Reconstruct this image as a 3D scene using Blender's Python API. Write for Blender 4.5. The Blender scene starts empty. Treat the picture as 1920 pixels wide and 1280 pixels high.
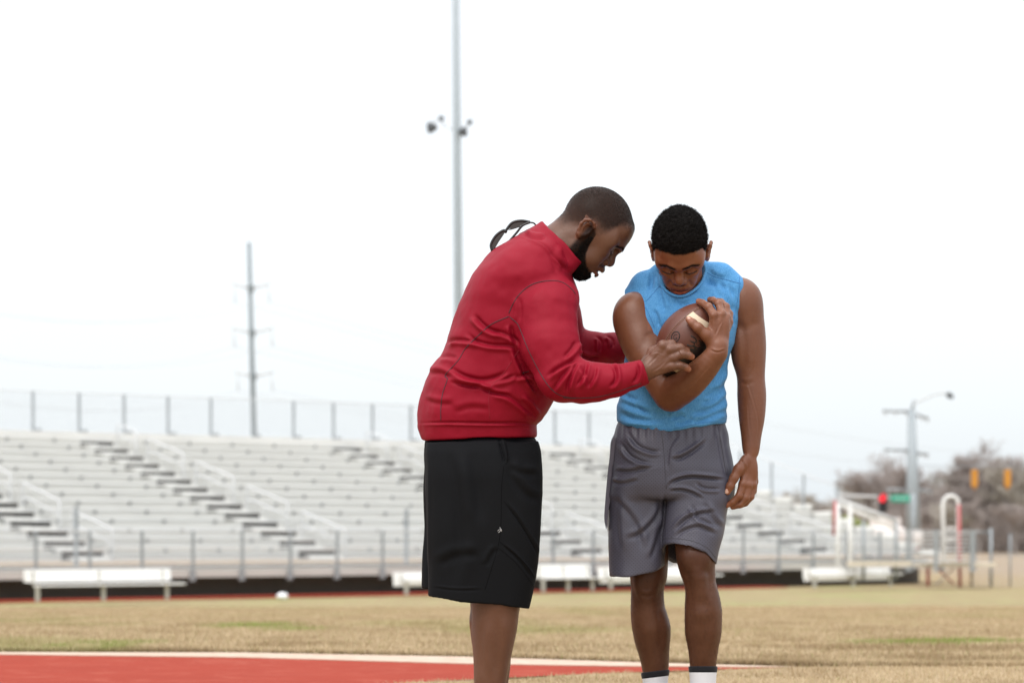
import bpy, bmesh, math, random
import numpy as np
from mathutils import Vector, Matrix
from mathutils.bvhtree import BVHTree

random.seed(7)
RNG = np.random.default_rng(7)

# ------------------------------------------------------------------ camera
# level camera (raised by lens shift), 85 mm, focused on the two people
F = 4533.0          # focal length in picture units (1920 wide)
HOR = 997.0         # height of the horizon in those units
H = 0.62            # camera height above the near ground
S = 0.0016          # metres per picture unit at the people's distance
Y0 = F * S          # distance of the people
scene = bpy.context.scene
cam_data = bpy.data.cameras.new("camera")
cam = bpy.data.objects.new("camera", cam_data)
scene.collection.objects.link(cam)
cam.location = (0, 0, H)
cam.rotation_euler = (math.radians(90), 0, 0)
cam_data.sensor_width = 36
cam_data.lens = 85
cam_data.shift_y = (HOR - 640) / 1920.0
cam_data.clip_start = 0.1
cam_data.clip_end = 4000
cam_data.dof.use_dof = True
cam_data.dof.focus_distance = 7.02
cam_data.dof.aperture_fstop = 4.2
scene.camera = cam

# ------------------------------------------------------------------ world: bright overcast
SUN_EL, SUN_AZ = math.radians(57), math.radians(205)
world = bpy.data.worlds.new("World")
scene.world = world
world.use_nodes = True
wn, wl = world.node_tree.nodes, world.node_tree.links
wn.clear()
out = wn.new("ShaderNodeOutputWorld")
addn = wn.new("ShaderNodeAddShader")
bg1 = wn.new("ShaderNodeBackground")
sky = wn.new("ShaderNodeTexSky")
sky.sky_type = 'NISHITA'
sky.sun_disc = False
sky.sun_elevation = SUN_EL
sky.sun_rotation = SUN_AZ
sky.air_density = 1.0
sky.dust_density = 4.0
wl.new(sky.outputs[0], bg1.inputs[0])
bg1.inputs[1].default_value = 0.05
# the closed cloud deck: pale and faintly blue at the horizon, brighter overhead
bg2 = wn.new("ShaderNodeBackground")
tc = wn.new("ShaderNodeTexCoord")
sep = wn.new("ShaderNodeSeparateXYZ")
ramp = wn.new("ShaderNodeValToRGB")
wl.new(tc.outputs["Generated"], sep.inputs[0])
wl.new(sep.outputs[2], ramp.inputs[0])
cr = ramp.color_ramp
cr.elements[0].position = 0.0
cr.elements[0].color = (0.80, 0.86, 0.90, 1)
cr.elements[1].position = 1.0
cr.elements[1].color = (2.5, 2.52, 2.55, 1)
e = cr.elements.new(0.10); e.color = (0.91, 0.935, 0.95, 1)
e = cr.elements.new(0.25); e.color = (0.98, 0.985, 0.99, 1)
e = cr.elements.new(0.5); e.color = (1.35, 1.36, 1.38, 1)
wl.new(ramp.outputs[0], bg2.inputs[0])
bg2.inputs[1].default_value = 1.0
wl.new(bg1.outputs[0], addn.inputs[0])
wl.new(bg2.outputs[0], addn.inputs[1])
wl.new(addn.outputs[0], out.inputs[0])

sun_data = bpy.data.lights.new("sun", 'SUN')
sun = bpy.data.objects.new("sun", sun_data)
scene.collection.objects.link(sun)
sun_data.energy = 1.0
sun_data.angle = math.radians(25)
sun_data.color = (1.0, 0.97, 0.93)
sun.rotation_euler = (math.radians(33), 0, math.radians(-25))

scene.view_settings.view_transform = 'Standard'
scene.view_settings.look = 'None'
scene.view_settings.gamma = 1
scene.view_settings.exposure = 0.0
scene.render.engine = 'CYCLES'
scene.cycles.max_bounces = 6

# ------------------------------------------------------------------ helpers
COL = scene.collection

def px(x, y, dep=0.0):
    """picture-sized units at the people's distance -> world metres (arrays or scalars)"""
    Y = Y0 + dep * S
    return ((x - 960) / F * Y, Y, H - (y - HOR) / F * Y)

def at(x, y, Y):
    return Vector(((x - 960) / F * Y, Y, H - (y - HOR) / F * Y))

def tag(o, label=None, cat=None, group=None, kind=None):
    if label: o["label"] = label
    if cat: o["category"] = cat
    if group: o["group"] = group
    if kind: o["kind"] = kind
    return o

def empty(name, loc=(0, 0, 0), rz=0, **k):
    o = bpy.data.objects.new(name, None)
    COL.objects.link(o)
    o.location = loc
    o.rotation_euler = (0, 0, rz)
    o.empty_display_size = 0.1
    return tag(o, **k)

def lin(r, g, b):
    f = lambda c: ((c / 255 + 0.055) / 1.055) ** 2.4 if c > 10 else c / 255 / 12.92
    return (f(r), f(g), f(b), 1)

def mesh_np(name, V, faces_flat, nper, smooth=True):
    """fast mesh from arrays: V (n,3), faces (m,k)"""
    me = bpy.data.meshes.new(name)
    fa = np.asarray(faces_flat, dtype=np.int32)
    m = len(fa)
    me.vertices.add(len(V))
    me.vertices.foreach_set("co", np.asarray(V, dtype=np.float32).ravel())
    me.loops.add(m * nper)
    me.loops.foreach_set("vertex_index", fa.ravel())
    me.polygons.add(m)
    me.polygons.foreach_set("loop_start", np.arange(0, m * nper, nper, dtype=np.int32))
    me.polygons.foreach_set("loop_total", np.full(m, nper, dtype=np.int32))
    me.polygons.foreach_set("use_smooth", np.full(m, smooth, dtype=bool))
    me.update(calc_edges=True)
    return me

def link(name, me, m, parent=None, loc=None):
    o = bpy.data.objects.new(name, me)
    COL.objects.link(o)
    if m is not None and not me.materials:
        me.materials.append(m)
    if parent is not None:
        o.parent = parent
    if loc is not None:
        o.location = loc
    return o

class MB:
    """collects boxes and tubes; build() links them as one mesh object"""
    def __init__(s):
        s.v = []; s.f = []
    def add(s, vs, fs):
        n = len(s.v)
        s.v += [tuple(v) for v in vs]
        s.f += [tuple(i + n for i in f) for f in fs]
        return s
    def box(s, c, size, ax=None, bev=0.0):
        """box about c; ax = three unit axes"""
        c = Vector(c)
        X, Yv, Z = [Vector(a) for a in (ax or ((1, 0, 0), (0, 1, 0), (0, 0, 1)))]
        hx, hy, hz = [q / 2 for q in size]
        if bev <= 0:
            vs = [c + X * (hx * i) + Yv * (hy * j) + Z * (hz * k) for i in (-1, 1) for j in (-1, 1) for k in (-1, 1)]
            return s.add(vs, [(0, 1, 3, 2), (4, 6, 7, 5), (0, 4, 5, 1), (2, 3, 7, 6), (0, 2, 6, 4), (1, 5, 7, 3)])
        bm = bmesh.new()
        bmesh.ops.create_cube(bm, size=1)
        for v in bm.verts: v.co = Vector((v.co.x * size[0], v.co.y * size[1], v.co.z * size[2]))
        bmesh.ops.bevel(bm, geom=bm.edges[:], offset=bev, segments=2, affect='EDGES')
        bm.verts.index_update()
        vs = [c + X * v.co.x + Yv * v.co.y + Z * v.co.z for v in bm.verts]
        fs = [[v.index for v in f.verts] for f in bm.faces]
        bm.free()
        return s.add(vs, fs)
    def tube(s, pts, r, n=8, cap=True):
        pts = [Vector(p) for p in pts]
        rs = r if isinstance(r, (list, tuple)) else [r] * len(pts)
        vs = []; fs = []
        up = None
        for i, p in enumerate(pts):
            t = (pts[min(i + 1, len(pts) - 1)] - pts[max(i - 1, 0)]).normalized()
            if up is None:
                up = Vector((0, 0, 1)) if abs(t.z) < 0.9 else Vector((1, 0, 0))
            a = t.cross(up)
            if a.length < 1e-6: a = t.cross(Vector((0, 1, 0)))
            a.normalize(); b = a.cross(t).normalized(); up = b
            for k in range(n):
                w = 2 * math.pi * k / n
                vs.append(p + (a * math.cos(w) + b * math.sin(w)) * rs[i])
        for i in range(len(pts) - 1):
            for k in range(n):
                k2 = (k + 1) % n
                fs.append((i * n + k, i * n + k2, (i + 1) * n + k2, (i + 1) * n + k))
        if cap:
            fs.append(tuple(range(n))[::-1]); m = (len(pts) - 1) * n
            fs.append(tuple(range(m, m + n)))
        return s.add(vs, fs)
    def build(s, name, m, parent=None, smooth=False, loc=None, mesh_only=False):
        me = bpy.data.meshes.new(name)
        vs = s.v
        if loc is not None:
            L = Vector(loc); vs = [tuple(Vector(v) - L) for v in vs]
        me.from_pydata(vs, [], s.f)
        bm = bmesh.new(); bm.from_mesh(me); bmesh.ops.recalc_face_normals(bm, faces=bm.faces); bm.to_mesh(me); bm.free()
        if smooth:
            me.polygons.foreach_set("use_smooth", [True] * len(me.polygons))
        me.update()
        if mesh_only:
            me.materials.append(m); return me
        return link(name, me, m, parent, loc if parent is None else None)

def dup(src, loc=None, rz=None, parent=None, **tags):
    """a thing with its parts and sub-parts, sharing mesh data"""
    c = src.copy(); COL.objects.link(c)
    if parent is not None: c.parent = parent
    if loc is not None: c.location = loc
    if rz is not None: c.rotation_euler = (0, 0, rz)
    for ch in list(src.children):
        d = ch.copy(); COL.objects.link(d); d.parent = c
        for g in ch.children:
            h = g.copy(); COL.objects.link(h); h.parent = d
    return tag(c, **tags)

# value noise in numpy
_lat = np.random.default_rng(3).random((64, 64, 64)).astype(np.float32)
def vnoise(P):
    P = np.asarray(P, dtype=np.float64)
    i = np.floor(P).astype(np.int64); f = P - i
    f = f * f * (3 - 2 * f)
    i0 = i & 63; i1 = (i + 1) & 63
    def L(a, b, c): return _lat[a, b, c]
    x0, y0, z0 = i0[..., 0], i0[..., 1], i0[..., 2]
    x1, y1, z1 = i1[..., 0], i1[..., 1], i1[..., 2]
    fx, fy, fz = f[..., 0], f[..., 1], f[..., 2]
    c00 = L(x0, y0, z0) * (1 - fx) + L(x1, y0, z0) * fx
    c10 = L(x0, y1, z0) * (1 - fx) + L(x1, y1, z0) * fx
    c01 = L(x0, y0, z1) * (1 - fx) + L(x1, y0, z1) * fx
    c11 = L(x0, y1, z1) * (1 - fx) + L(x1, y1, z1) * fx
    return (c00 * (1 - fy) + c10 * fy) * (1 - fz) + (c01 * (1 - fy) + c11 * fy) * fz

# ------------------------------------------------------------------ materials
class NT:
    def __init__(s, name):
        s.m = bpy.data.materials.new(name); s.m.use_nodes = True
        s.t = s.m.node_tree; s.n = s.t.nodes; s.l = s.t.links
        s.p = s.n["Principled BSDF"]
        s._tc = None
    def new(s, t, **k):
        n = s.n.new(t)
        for a, b in k.items(): setattr(n, a, b)
        return n
    @property
    def tc(s):
        if s._tc is None: s._tc = s.new("ShaderNodeTexCoord")
        return s._tc
    def noise(s, scale, detail=4, rough=0.55, vec=None, dist=0.0):
        n = s.new("ShaderNodeTexNoise")
        n.inputs["Scale"].default_value = scale; n.inputs["Detail"].default_value = detail
        n.inputs["Roughness"].default_value = rough; n.inputs["Distortion"].default_value = dist
        s.l.new(vec or s.tc.outputs["Object"], n.inputs["Vector"])
        return n.outputs["Fac"]
    def ramp(s, fac, stops, interp='LINEAR'):
        r = s.new("ShaderNodeValToRGB"); r.color_ramp.interpolation = interp
        el = r.color_ramp.elements
        while len(el) < len(stops): el.new(0.5)
        for q, (pz, c) in zip(el, stops):
            q.position = pz; q.color = c if len(c) == 4 else (*c, 1)
        s.l.new(fac, r.inputs[0])
        return r.outputs[0]
    def mix(s, fac, a, b, mode='MIX'):
        m = s.new("ShaderNodeMix", data_type='RGBA', blend_type=mode)
        for sock, v in ((m.inputs[0], fac), (m.inputs[6], a), (m.inputs[7], b)):
            if hasattr(v, "links"): s.l.new(v, sock)
            elif isinstance(v, (int, float)): sock.default_value = v
            else: sock.default_value = v if len(v) == 4 else (*v, 1)
        return m.outputs[2]
    def math(s, op, a, b=0.0, c=None):
        m = s.new("ShaderNodeMath", operation=op)
        for i, v in enumerate((a, b, c)):
            if v is None: continue
            if hasattr(v, "links"): s.l.new(v, m.inputs[i])
            else: m.inputs[i].default_value = v
        return m.outputs[0]
    def attr(s, name):
        a = s.new("ShaderNodeAttribute", attribute_name=name)
        return a
    def bump(s, h, strength=0.3, dist=0.001, normal=None):
        b = s.new("ShaderNodeBump"); b.inputs["Strength"].default_value = strength
        b.inputs["Distance"].default_value = dist
        s.l.new(h, b.inputs["Height"])
        if normal is not None: s.l.new(normal, b.inputs["Normal"])
        s.l.new(b.outputs[0], s.p.inputs["Normal"])
        return b.outputs[0]
    def set(s, color=None, rough=None, **k):
        if color is not None:
            if hasattr(color, "links"): s.l.new(color, s.p.inputs["Base Color"])
            else: s.p.inputs["Base Color"].default_value = color if len(color) == 4 else (*color, 1)
        if rough is not None:
            if hasattr(rough, "links"): s.l.new(rough, s.p.inputs["Roughness"])
            else: s.p.inputs["Roughness"].default_value = rough
        for a, b in k.items(): s.p.inputs[a.replace("_", " ")].default_value = b
        return s.m

def simple(name, col, rough=0.6, metal=0.0, var=0.12, scale=3.0, bump=0.0, **k):
    t = NT(name)
    n = t.noise(scale, 5)
    c = t.mix(n, tuple(q * (1 - var) for q in col[:3]), tuple(min(1, q * (1 + var)) for q in col[:3]))
    if bump: t.bump(t.noise(scale * 12, 3), bump, 0.002)
    return t.set(c, rough, Metallic=metal, **k)

# ------------------------------------------------------------------ sculpting: signed distances in numpy, surfaced with surface nets
def smin(a, b, k):
    if k <= 0: return np.minimum(a, b)
    h = np.maximum(k - np.abs(a - b), 0) / k
    return np.minimum(a, b) - h * h * k * 0.25
def smax(a, b, k): return -smin(-a, -b, k)

class Sculpt:
    """operations in the people's units: x right, y down, z depth"""
    def __init__(s): s.ops = []
    def _add(s, fn, lo, hi, k, mode):
        s.ops.append((fn, np.array(lo, float), np.array(hi, float), k, mode)); return s
    def cone(s, a, b, ra, rb, k=6, mode='u'):
        a = np.array(a, float); b = np.array(b, float); ba = b - a; L2 = max(float(ba @ ba), 1e-9)
        def fn(P):
            pa = P - a
            t = np.clip((pa @ ba) / L2, 0, 1)
            return np.linalg.norm(pa - t[..., None] * ba, axis=-1) - (ra + (rb - ra) * t)
        R = max(ra, rb)
        return s._add(fn, np.minimum(a, b) - R, np.maximum(a, b) + R, k, mode)
    def chain(s, pts, k=6, mode='u', sm=0):
        if sm: pts = spline(pts, sm); k = min(k, 3) if sm > 2 else k
        for p, q in zip(pts[:-1], pts[1:]):
            s.cone(p[:3], q[:3], p[3], q[3], k, mode)
        return s
    def ell(s, c, r, k=6, mode='u', ax=None):
        c = np.array(c, float); r = np.array(r, float)
        A = np.array(ax, float) if ax is not None else np.eye(3)
        def fn(P):
            q = (P - c) @ A.T
            k0 = np.linalg.norm(q / r, axis=-1); k1 = np.linalg.norm(q / (r * r), axis=-1)
            return k0 * (k0 - 1) / np.maximum(k1, 1e-6)
        R = np.sqrt(((A * r[:, None]) ** 2).sum(0))
        return s._add(fn, c - R, c + R, k, mode)
    def box(s, c, h, r=2, k=3, mode='u', ax=None):
        c = np.array(c, float); h = np.array(h, float)
        A = np.array(ax, float) if ax is not None else np.eye(3)
        def fn(P):
            q = np.abs((P - c) @ A.T) - (h - r)
            return np.linalg.norm(np.maximum(q, 0), axis=-1) + np.minimum(q.max(-1), 0) - r
        R = np.abs(A.T) @ h
        return s._add(fn, c - R, c + R, k, mode)
    def loft(s, rows, k=8, mode='u', n=2.2, zc=0.0, cap=4.0):
        """rows: (y, xl, xr, zc, half depth)"""
        rows = sorted(rows); R = np.array([[r[0], (r[1] + r[2]) / 2, (r[2] - r[1]) / 2, r[3], r[4]] for r in rows], float)
        ys = np.linspace(R[0, 0], R[-1, 0], 160)
        cols = [hermite(R[:, 0], R[:, j], ys) for j in range(1, 5)]
        y0, y1 = R[0, 0], R[-1, 0]
        def fn(P):
            y = np.clip(P[..., 1], y0, y1)
            cx, a, cz, b = [np.interp(y, ys, c) for c in cols]
            dx = P[..., 0] - cx; dz = P[..., 2] - cz
            rr = (np.abs(dx / a) ** n + np.abs(dz / b) ** n) ** (1 / n)
            ln = np.sqrt(dx * dx + dz * dz)
            d = np.where(rr > 1e-3, ln * (1 - 1 / np.maximum(rr, 1e-3)), -np.minimum(a, b))
            d = np.maximum(d, -np.minimum(a, b))
            return smax(d, np.maximum(y0 - P[..., 1], P[..., 1] - y1), cap)
        lo = [float((cols[0] - cols[1]).min()), y0, float((cols[2] - cols[3]).min())]
        hi = [float((cols[0] + cols[1]).max()), y1, float((cols[2] + cols[3]).max())]
        return s._add(fn, lo, hi, k, mode)
    def func(s, fn, lo, hi, k=0, mode='u'): return s._add(fn, lo, hi, k, mode)
    def eval(s, P, ops=None):
        d = np.full(P.shape[:-1], 1e3)
        for fn, lo, hi, k, mode in (ops if ops is not None else s.ops):
            v = fn(P)
            if mode == 'u': d = smin(d, v, k)
            elif mode == 's': d = smax(d, -v, k)
            elif mode == 'i': d = smax(d, v, k)
        return d
    def near(s, P, p0, p1, margin):
        return [o for o in s.ops if o[4] == 'i' or (np.all(o[1] - margin - o[3] < p1) and np.all(o[2] + margin + o[3] > p0))]
    def grad(s, P, e=0.5):
        g = np.zeros_like(P)
        for i in range(3):
            dp = np.zeros(3); dp[i] = e
            g[..., i] = s.eval(P + dp) - s.eval(P - dp)
        return g / np.maximum(np.linalg.norm(g, axis=-1, keepdims=True), 1e-9)
    def project(s, P, it=5):
        for _ in range(it):
            P = P - s.grad(P) * s.eval(P)[..., None] * 0.9
        return P
    def surface(s, h=1.4):
        """surface nets over the blocks that touch the surface -> verts (n,3), quads (m,4)"""
        B = 16
        us = [o for o in s.ops if o[4] == 'u']
        lo = np.min([o[1] for o in us], axis=0) - 4 * h - 6; hi = np.max([o[2] for o in us], axis=0) + 4 * h + 6
        nb = np.ceil((hi - lo) / (B * h)).astype(int)
        blocks = []
        half = B * h / 2
        for bi in range(nb[0]):
            for bj in range(nb[1]):
                c = np.stack([np.full(nb[2], lo[0] + (bi + .5) * B * h), np.full(nb[2], lo[1] + (bj + .5) * B * h),
                              lo[2] + (np.arange(nb[2]) + .5) * B * h], -1)
                ops = s.near(None, c.min(0) - half, c.max(0) + half, B * h)
                if not any(o[4] == 'u' for o in ops): continue
                d = s.eval(c, ops)
                for bk in np.nonzero(np.abs(d) < half * 2.6)[0]: blocks.append((bi, bj, int(bk)))
        V = []; K = []; Q = []
        corner = [(i, j, k) for i in (0, 1) for j in (0, 1) for k in (0, 1)]
        edges = [(a, b) for a in range(8) for b in range(a + 1, 8) if sum(abs(corner[a][q] - corner[b][q]) for q in range(3)) == 1]
        BIG = 1 << 20
        g = np.arange(B + 1)
        G = np.stack(np.meshgrid(g, g, g, indexing='ij'), -1)
        done = set(blocks); qi = 0
        while qi < len(blocks):
            bl = blocks[qi]; qi += 1
            base = np.array(bl) * B
            p0 = lo + base * h
            ops = s.near(None, p0, p0 + B * h, 2 * h + 9)
            if not any(o[4] == 'u' for o in ops): continue
            D = s.eval(p0 + G * h, ops)
            neg = D < 0
            if neg.all() or not neg.any(): continue
            cnt = sum(neg[i:B + i, j:B + j, k:B + k].astype(np.int8) for i, j, k in corner)
            cells = np.argwhere((cnt > 0) & (cnt < 8))
            for ax_ in range(3):
                for side_, lim_ in ((-1, cells[:, ax_].min() == 0), (1, cells[:, ax_].max() == B - 1)):
                    if lim_:
                        nb_ = list(bl); nb_[ax_] += side_; nb_ = tuple(nb_)
                        if nb_ not in done: done.add(nb_); blocks.append(nb_)
            vals = np.stack([D[cells[:, 0] + i, cells[:, 1] + j, cells[:, 2] + k] for i, j, k in corner], -1)
            acc = np.zeros((len(cells), 3)); n = np.zeros(len(cells))
            for a, b in edges:
                va, vb = vals[:, a], vals[:, b]
                m = (va < 0) != (vb < 0)
                t = np.where(m, va / np.where(m, va - vb, 1), 0)
                pa = np.array(corner[a], float); pb = np.array(corner[b], float)
                acc += np.where(m[:, None], pa + t[:, None] * (pb - pa), 0); n += m
            V.append(lo + (base + cells + acc / n[:, None]) * h)
            gc = base + cells + 64
            K.append((gc[:, 0] * 4096 + gc[:, 1]) * 4096 + gc[:, 2])
            for ax in range(3):
                u, v = (ax + 1) % 3, (ax + 2) % 3
                sl0 = [slice(0, B)] * 3; sl1 = [slice(0, B)] * 3; sl1[ax] = slice(1, B + 1)
                A0 = neg[tuple(sl0)]; A1 = neg[tuple(sl1)]
                e = np.argwhere(A0 != A1)
                if not len(e): continue
                fl = A0[e[:, 0], e[:, 1], e[:, 2]]
                e = e + base + 64
                du = np.zeros(3, int); du[u] = 1; dv = np.zeros(3, int); dv[v] = 1
                qs = [e - du - dv, e - dv, e, e - du]
                ks = np.stack([(q[:, 0] * 4096 + q[:, 1]) * 4096 + q[:, 2] for q in qs], -1)
                ks[~fl] = ks[~fl][:, ::-1]
                Q.append(ks)
        V = np.concatenate(V); K = np.concatenate(K); Q = np.concatenate(Q)
        o = np.argsort(K); K = K[o]; V = V[o]
        idx = np.searchsorted(K, Q); idx = np.clip(idx, 0, len(K) - 1)
        ok = (K[idx] == Q).all(1)
        if not ok.all():     # cells the neighbouring block did not see: close them with a point at their middle
            miss = np.unique(Q[K[idx] != Q])
            c_ = np.stack([miss // (4096 * 4096), (miss // 4096) % 4096, miss % 4096], -1) - 64
            K = np.concatenate([K, miss]); V = np.concatenate([V, lo + (c_ + .5) * h])
            o = np.argsort(K); K = K[o]; V = V[o]
            idx = np.searchsorted(K, Q); ok = np.ones(len(Q), bool)
        return V, idx[ok]

def hermite(x, y, xs):
    """monotone-ish cubic through the points"""
    x = np.asarray(x, float); y = np.asarray(y, float)
    d = np.diff(y) / np.diff(x)
    m = np.zeros_like(y); m[0] = d[0]; m[-1] = d[-1]
    for i in range(1, len(x) - 1):
        m[i] = 0 if d[i - 1] * d[i] <= 0 else 2 * d[i - 1] * d[i] / (d[i - 1] + d[i])
    i = np.clip(np.searchsorted(x, xs) - 1, 0, len(x) - 2)
    hh = x[i + 1] - x[i]; t = (xs - x[i]) / hh
    return ((2 * t ** 3 - 3 * t ** 2 + 1) * y[i] + (t ** 3 - 2 * t ** 2 + t) * hh * m[i]
            + (-2 * t ** 3 + 3 * t ** 2) * y[i + 1] + (t ** 3 - t ** 2) * hh * m[i + 1])

def vnormals(V, Q):
    n = np.cross(V[Q[:, 2]] - V[Q[:, 0]], V[Q[:, 3]] - V[Q[:, 1]])
    N = np.zeros_like(V)
    for j in range(4):
        for c in range(3): N[:, c] += np.bincount(Q[:, j], weights=n[:, c], minlength=len(V))
    return N / np.maximum(np.linalg.norm(N, axis=1, keepdims=True), 1e-9)

def relax(V, Q, it=1, w=0.5):
    for _ in range(it):
        A = np.zeros_like(V); n = np.zeros(len(V))
        for j in range(4):
            a = Q[:, j]; b = Q[:, (j + 1) % 4]
            for c in range(3):
                A[:, c] += np.bincount(a, weights=V[b, c], minlength=len(V)) + np.bincount(b, weights=V[a, c], minlength=len(V))
            n += np.bincount(a, minlength=len(V)) + np.bincount(b, minlength=len(V))
        V = V * (1 - w) + w * A / np.maximum(n, 1)[:, None]
    return V

def dist_poly(X, Y, pts):
    """signed side distance and position along a polyline in the x-y plane"""
    best = np.full(X.shape, 1e9); sgn = np.zeros(X.shape); par = np.zeros(X.shape)
    pts = [np.array(p, float) for p in pts]
    seg = [np.linalg.norm(b - a) for a, b in zip(pts[:-1], pts[1:])]; tot = sum(seg); run = 0
    for (a, b), L in zip(zip(pts[:-1], pts[1:]), seg):
        d = (b - a) / max(L, 1e-9)
        rx, ry = X - a[0], Y - a[1]
        t = np.clip(rx * d[0] + ry * d[1], 0, L)
        qx, qy = rx - t * d[0], ry - t * d[1]
        dd = np.hypot(qx, qy); m = dd < best
        best = np.where(m, dd, best); sgn = np.where(m, np.sign(rx * d[1] - ry * d[0]), sgn)
        par = np.where(m, (run + t) / tot, par); run += L
    return best, sgn, par

def spline(pts, n=8):
    """Catmull-Rom through points of any dimension"""
    P = [np.array(p, float) for p in pts]; P = [2 * P[0] - P[1]] + P + [2 * P[-1] - P[-2]]
    o = []
    for i in range(1, len(P) - 2):
        for k in range(n):
            t = k / n
            o.append(0.5 * (2 * P[i] + (P[i + 1] - P[i - 1]) * t + (2 * P[i - 1] - 5 * P[i] + 4 * P[i + 1] - P[i + 2]) * t * t
                            + (3 * P[i] - P[i - 1] - 3 * P[i + 1] + P[i + 2]) * t ** 3))
    o.append(P[-2]); return o

def apply_folds(V, N, folds, zmax=None):
    """cloth folds: a crease with the rolled cloth beside it, on the side that faces -z"""
    D = np.zeros(len(V))
    for f in folds:
        pts, w, A = f[0], f[1], f[2]
        side = f[3] if len(f) > 3 else 1
        pts = spline(pts, 5)
        xs = [p[0] for p in pts]; ys = [p[1] for p in pts]
        m = (V[:, 0] > min(xs) - 5 * w) & (V[:, 0] < max(xs) + 5 * w) & (V[:, 1] > min(ys) - 5 * w) & (V[:, 1] < max(ys) + 5 * w) & (N[:, 2] < 0.35)
        if zmax is not None: m &= V[:, 2] < zmax
        i = np.nonzero(m)[0]
        if not len(i): continue
        d, sg, t = dist_poly(V[i, 0], V[i, 1], pts)
        s = d * sg * side
        taper = np.clip(np.minimum(t, 1 - t) * 4, 0, 1); taper = taper * taper * (3 - 2 * taper)
        prof = -np.exp(-(s / w) ** 2) + 0.95 * np.exp(-((s - 1.9 * w) / (1.25 * w)) ** 2)
        fade = np.clip(0.35 - N[i, 2], 0, 0.5) * 2
        D[i] += A * prof * taper * fade
    return V + N * D[:, None]

def figure_mesh(name, V, Q, m, parent, origin, attrs=None):
    """verts in people's units -> object placed at the person's origin"""
    X, Y, Z = px(V[:, 0], V[:, 1], V[:, 2])
    W = np.stack([X, Y, Z], -1) - np.array(origin)
    me = mesh_np(name, W, Q, 4)
    if attrs:
        for k, a in attrs.items():
            if a.ndim == 1:
                at_ = me.attributes.new(k, 'FLOAT', 'POINT'); at_.data.foreach_set("value", a.astype(np.float32))
            else:
                at_ = me.attributes.new(k, 'FLOAT_COLOR', 'POINT'); at_.data.foreach_set("color", a.astype(np.float32).ravel())
    return link(name, me, m, parent)

def blob(P, c, r, soft=1.0):
    """0..1 falloff about c"""
    d = np.linalg.norm((P - np.array(c)) / np.array(r), axis=-1)
    return np.clip((1.0 + soft - d) / soft, 0, 1) if soft > 0 else (d < 1) * 1.0

def sstep(a, b, x):
    t = np.clip((x - a) / (b - a), 0, 1); return t * t * (3 - 2 * t)

# ================================================================== the place
def ground_z(Y):
    """the infield slopes gently away towards the stands"""
    return float(np.interp(Y, [0, 13, 20, 64, 5000], [0, 0, -0.15, -1.30, -1.30]))

# ---- ground
def grass_mat():
    t = NT("winter_grass_ground")
    t._tc = None
    geo = t.new("ShaderNodeNewGeometry"); pos = geo.outputs["Position"]
    n1 = t.noise(0.35, 5, 0.6, vec=pos); n2 = t.noise(3.0, 5, 0.65, vec=pos); n3 = t.noise(40, 3, 0.7, vec=pos)
    c = t.mix(t.ramp(n2, [(0.35, (0, 0, 0)), (0.65, (1, 1, 1))]), (0.27, 0.19, 0.095), (0.35, 0.26, 0.14))
    c = t.mix(t.math('MULTIPLY', n3, 0.35), c, (0.20, 0.14, 0.07))
    sx = t.new("ShaderNodeSeparateXYZ"); t.l.new(pos, sx.inputs[0])
    far = t.ramp(t.math('MULTIPLY', sx.outputs[1], 0.01), [(0.42, (0, 0, 0)), (0.58, (1, 1, 1))])
    g = t.ramp(n1, [(0.52, (0, 0, 0)), (0.66, (1, 1, 1))])
    g = t.math('MULTIPLY', g, t.math('MULTIPLY_ADD', far, 0.75, 0.08))
    c = t.mix(g, c, (0.23, 0.26, 0.075))
    far2 = t.ramp(t.math('MULTIPLY', sx.outputs[1], 0.002), [(0.20, (0, 0, 0)), (0.24, (1, 1, 1))])
    c = t.mix(t.math('MULTIPLY', far2, 0.8), c, (0.30, 0.225, 0.16))
    fr = t.ramp(t.math('MULTIPLY', sx.outputs[1], 0.01), [(0.55, (0, 0, 0)), (0.62, (1, 1, 1)), (0.80, (1, 1, 1)), (0.9, (0, 0, 0))])
    gr = t.math('MULTIPLY', fr, t.ramp(n2, [(0.40, (0, 0, 0)), (0.62, (1, 1, 1))]))
    c = t.mix(t.math('MULTIPLY', gr, 0.55), c, (0.24, 0.27, 0.09))
    n4 = t.noise(0.9, 6, 0.7, vec=pos, dist=0.6)
    c = t.mix(t.math('MULTIPLY', t.ramp(n4, [(0.42, (0, 0, 0)), (0.60, (1, 1, 1))]), 0.4), c, (0.19, 0.125, 0.06))
    # worn red line painted across the field
    d = t.math('ABSOLUTE', t.math('SUBTRACT', sx.outputs[1], 50.0))
    ln = t.math('MULTIPLY', t.math('LESS_THAN', d, 0.9), t.ramp(n2, [(0.4, (0, 0, 0)), (0.6, (1, 1, 1))]))
    ln = t.math('MULTIPLY', ln, t.math('GREATER_THAN', sx.outputs[0], 2.0))
    c = t.mix(t.math('MULTIPLY', ln, 0.45), c, (0.50, 0.20, 0.12))
    t.bump(t.math('ADD', n3, n2), 0.5, 0.02)
    return t.set(c, 0.95)
M_ground = grass_mat()
ys = np.concatenate([np.linspace(-20, 13, 34), np.linspace(13.5, 70, 80), np.geomspace(72, 2600, 50)])
xs = np.concatenate([-np.geomspace(1800, 30, 22), np.linspace(-28, 28, 57), np.geomspace(30, 1800, 22)])
GX, GY = np.meshgrid(xs, ys)
GZ = np.vectorize(ground_z)(GY) + np.where(GY > 14, (vnoise(np.stack([GX * .25, GY * .25, GX * 0], -1)) - .5) * 0.05, 0) * np.clip((GY - 14) / 6, 0, 1) - 0.012
Vg = np.stack([GX, GY, GZ], -1).reshape(-1, 3); nx = len(xs)
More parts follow.
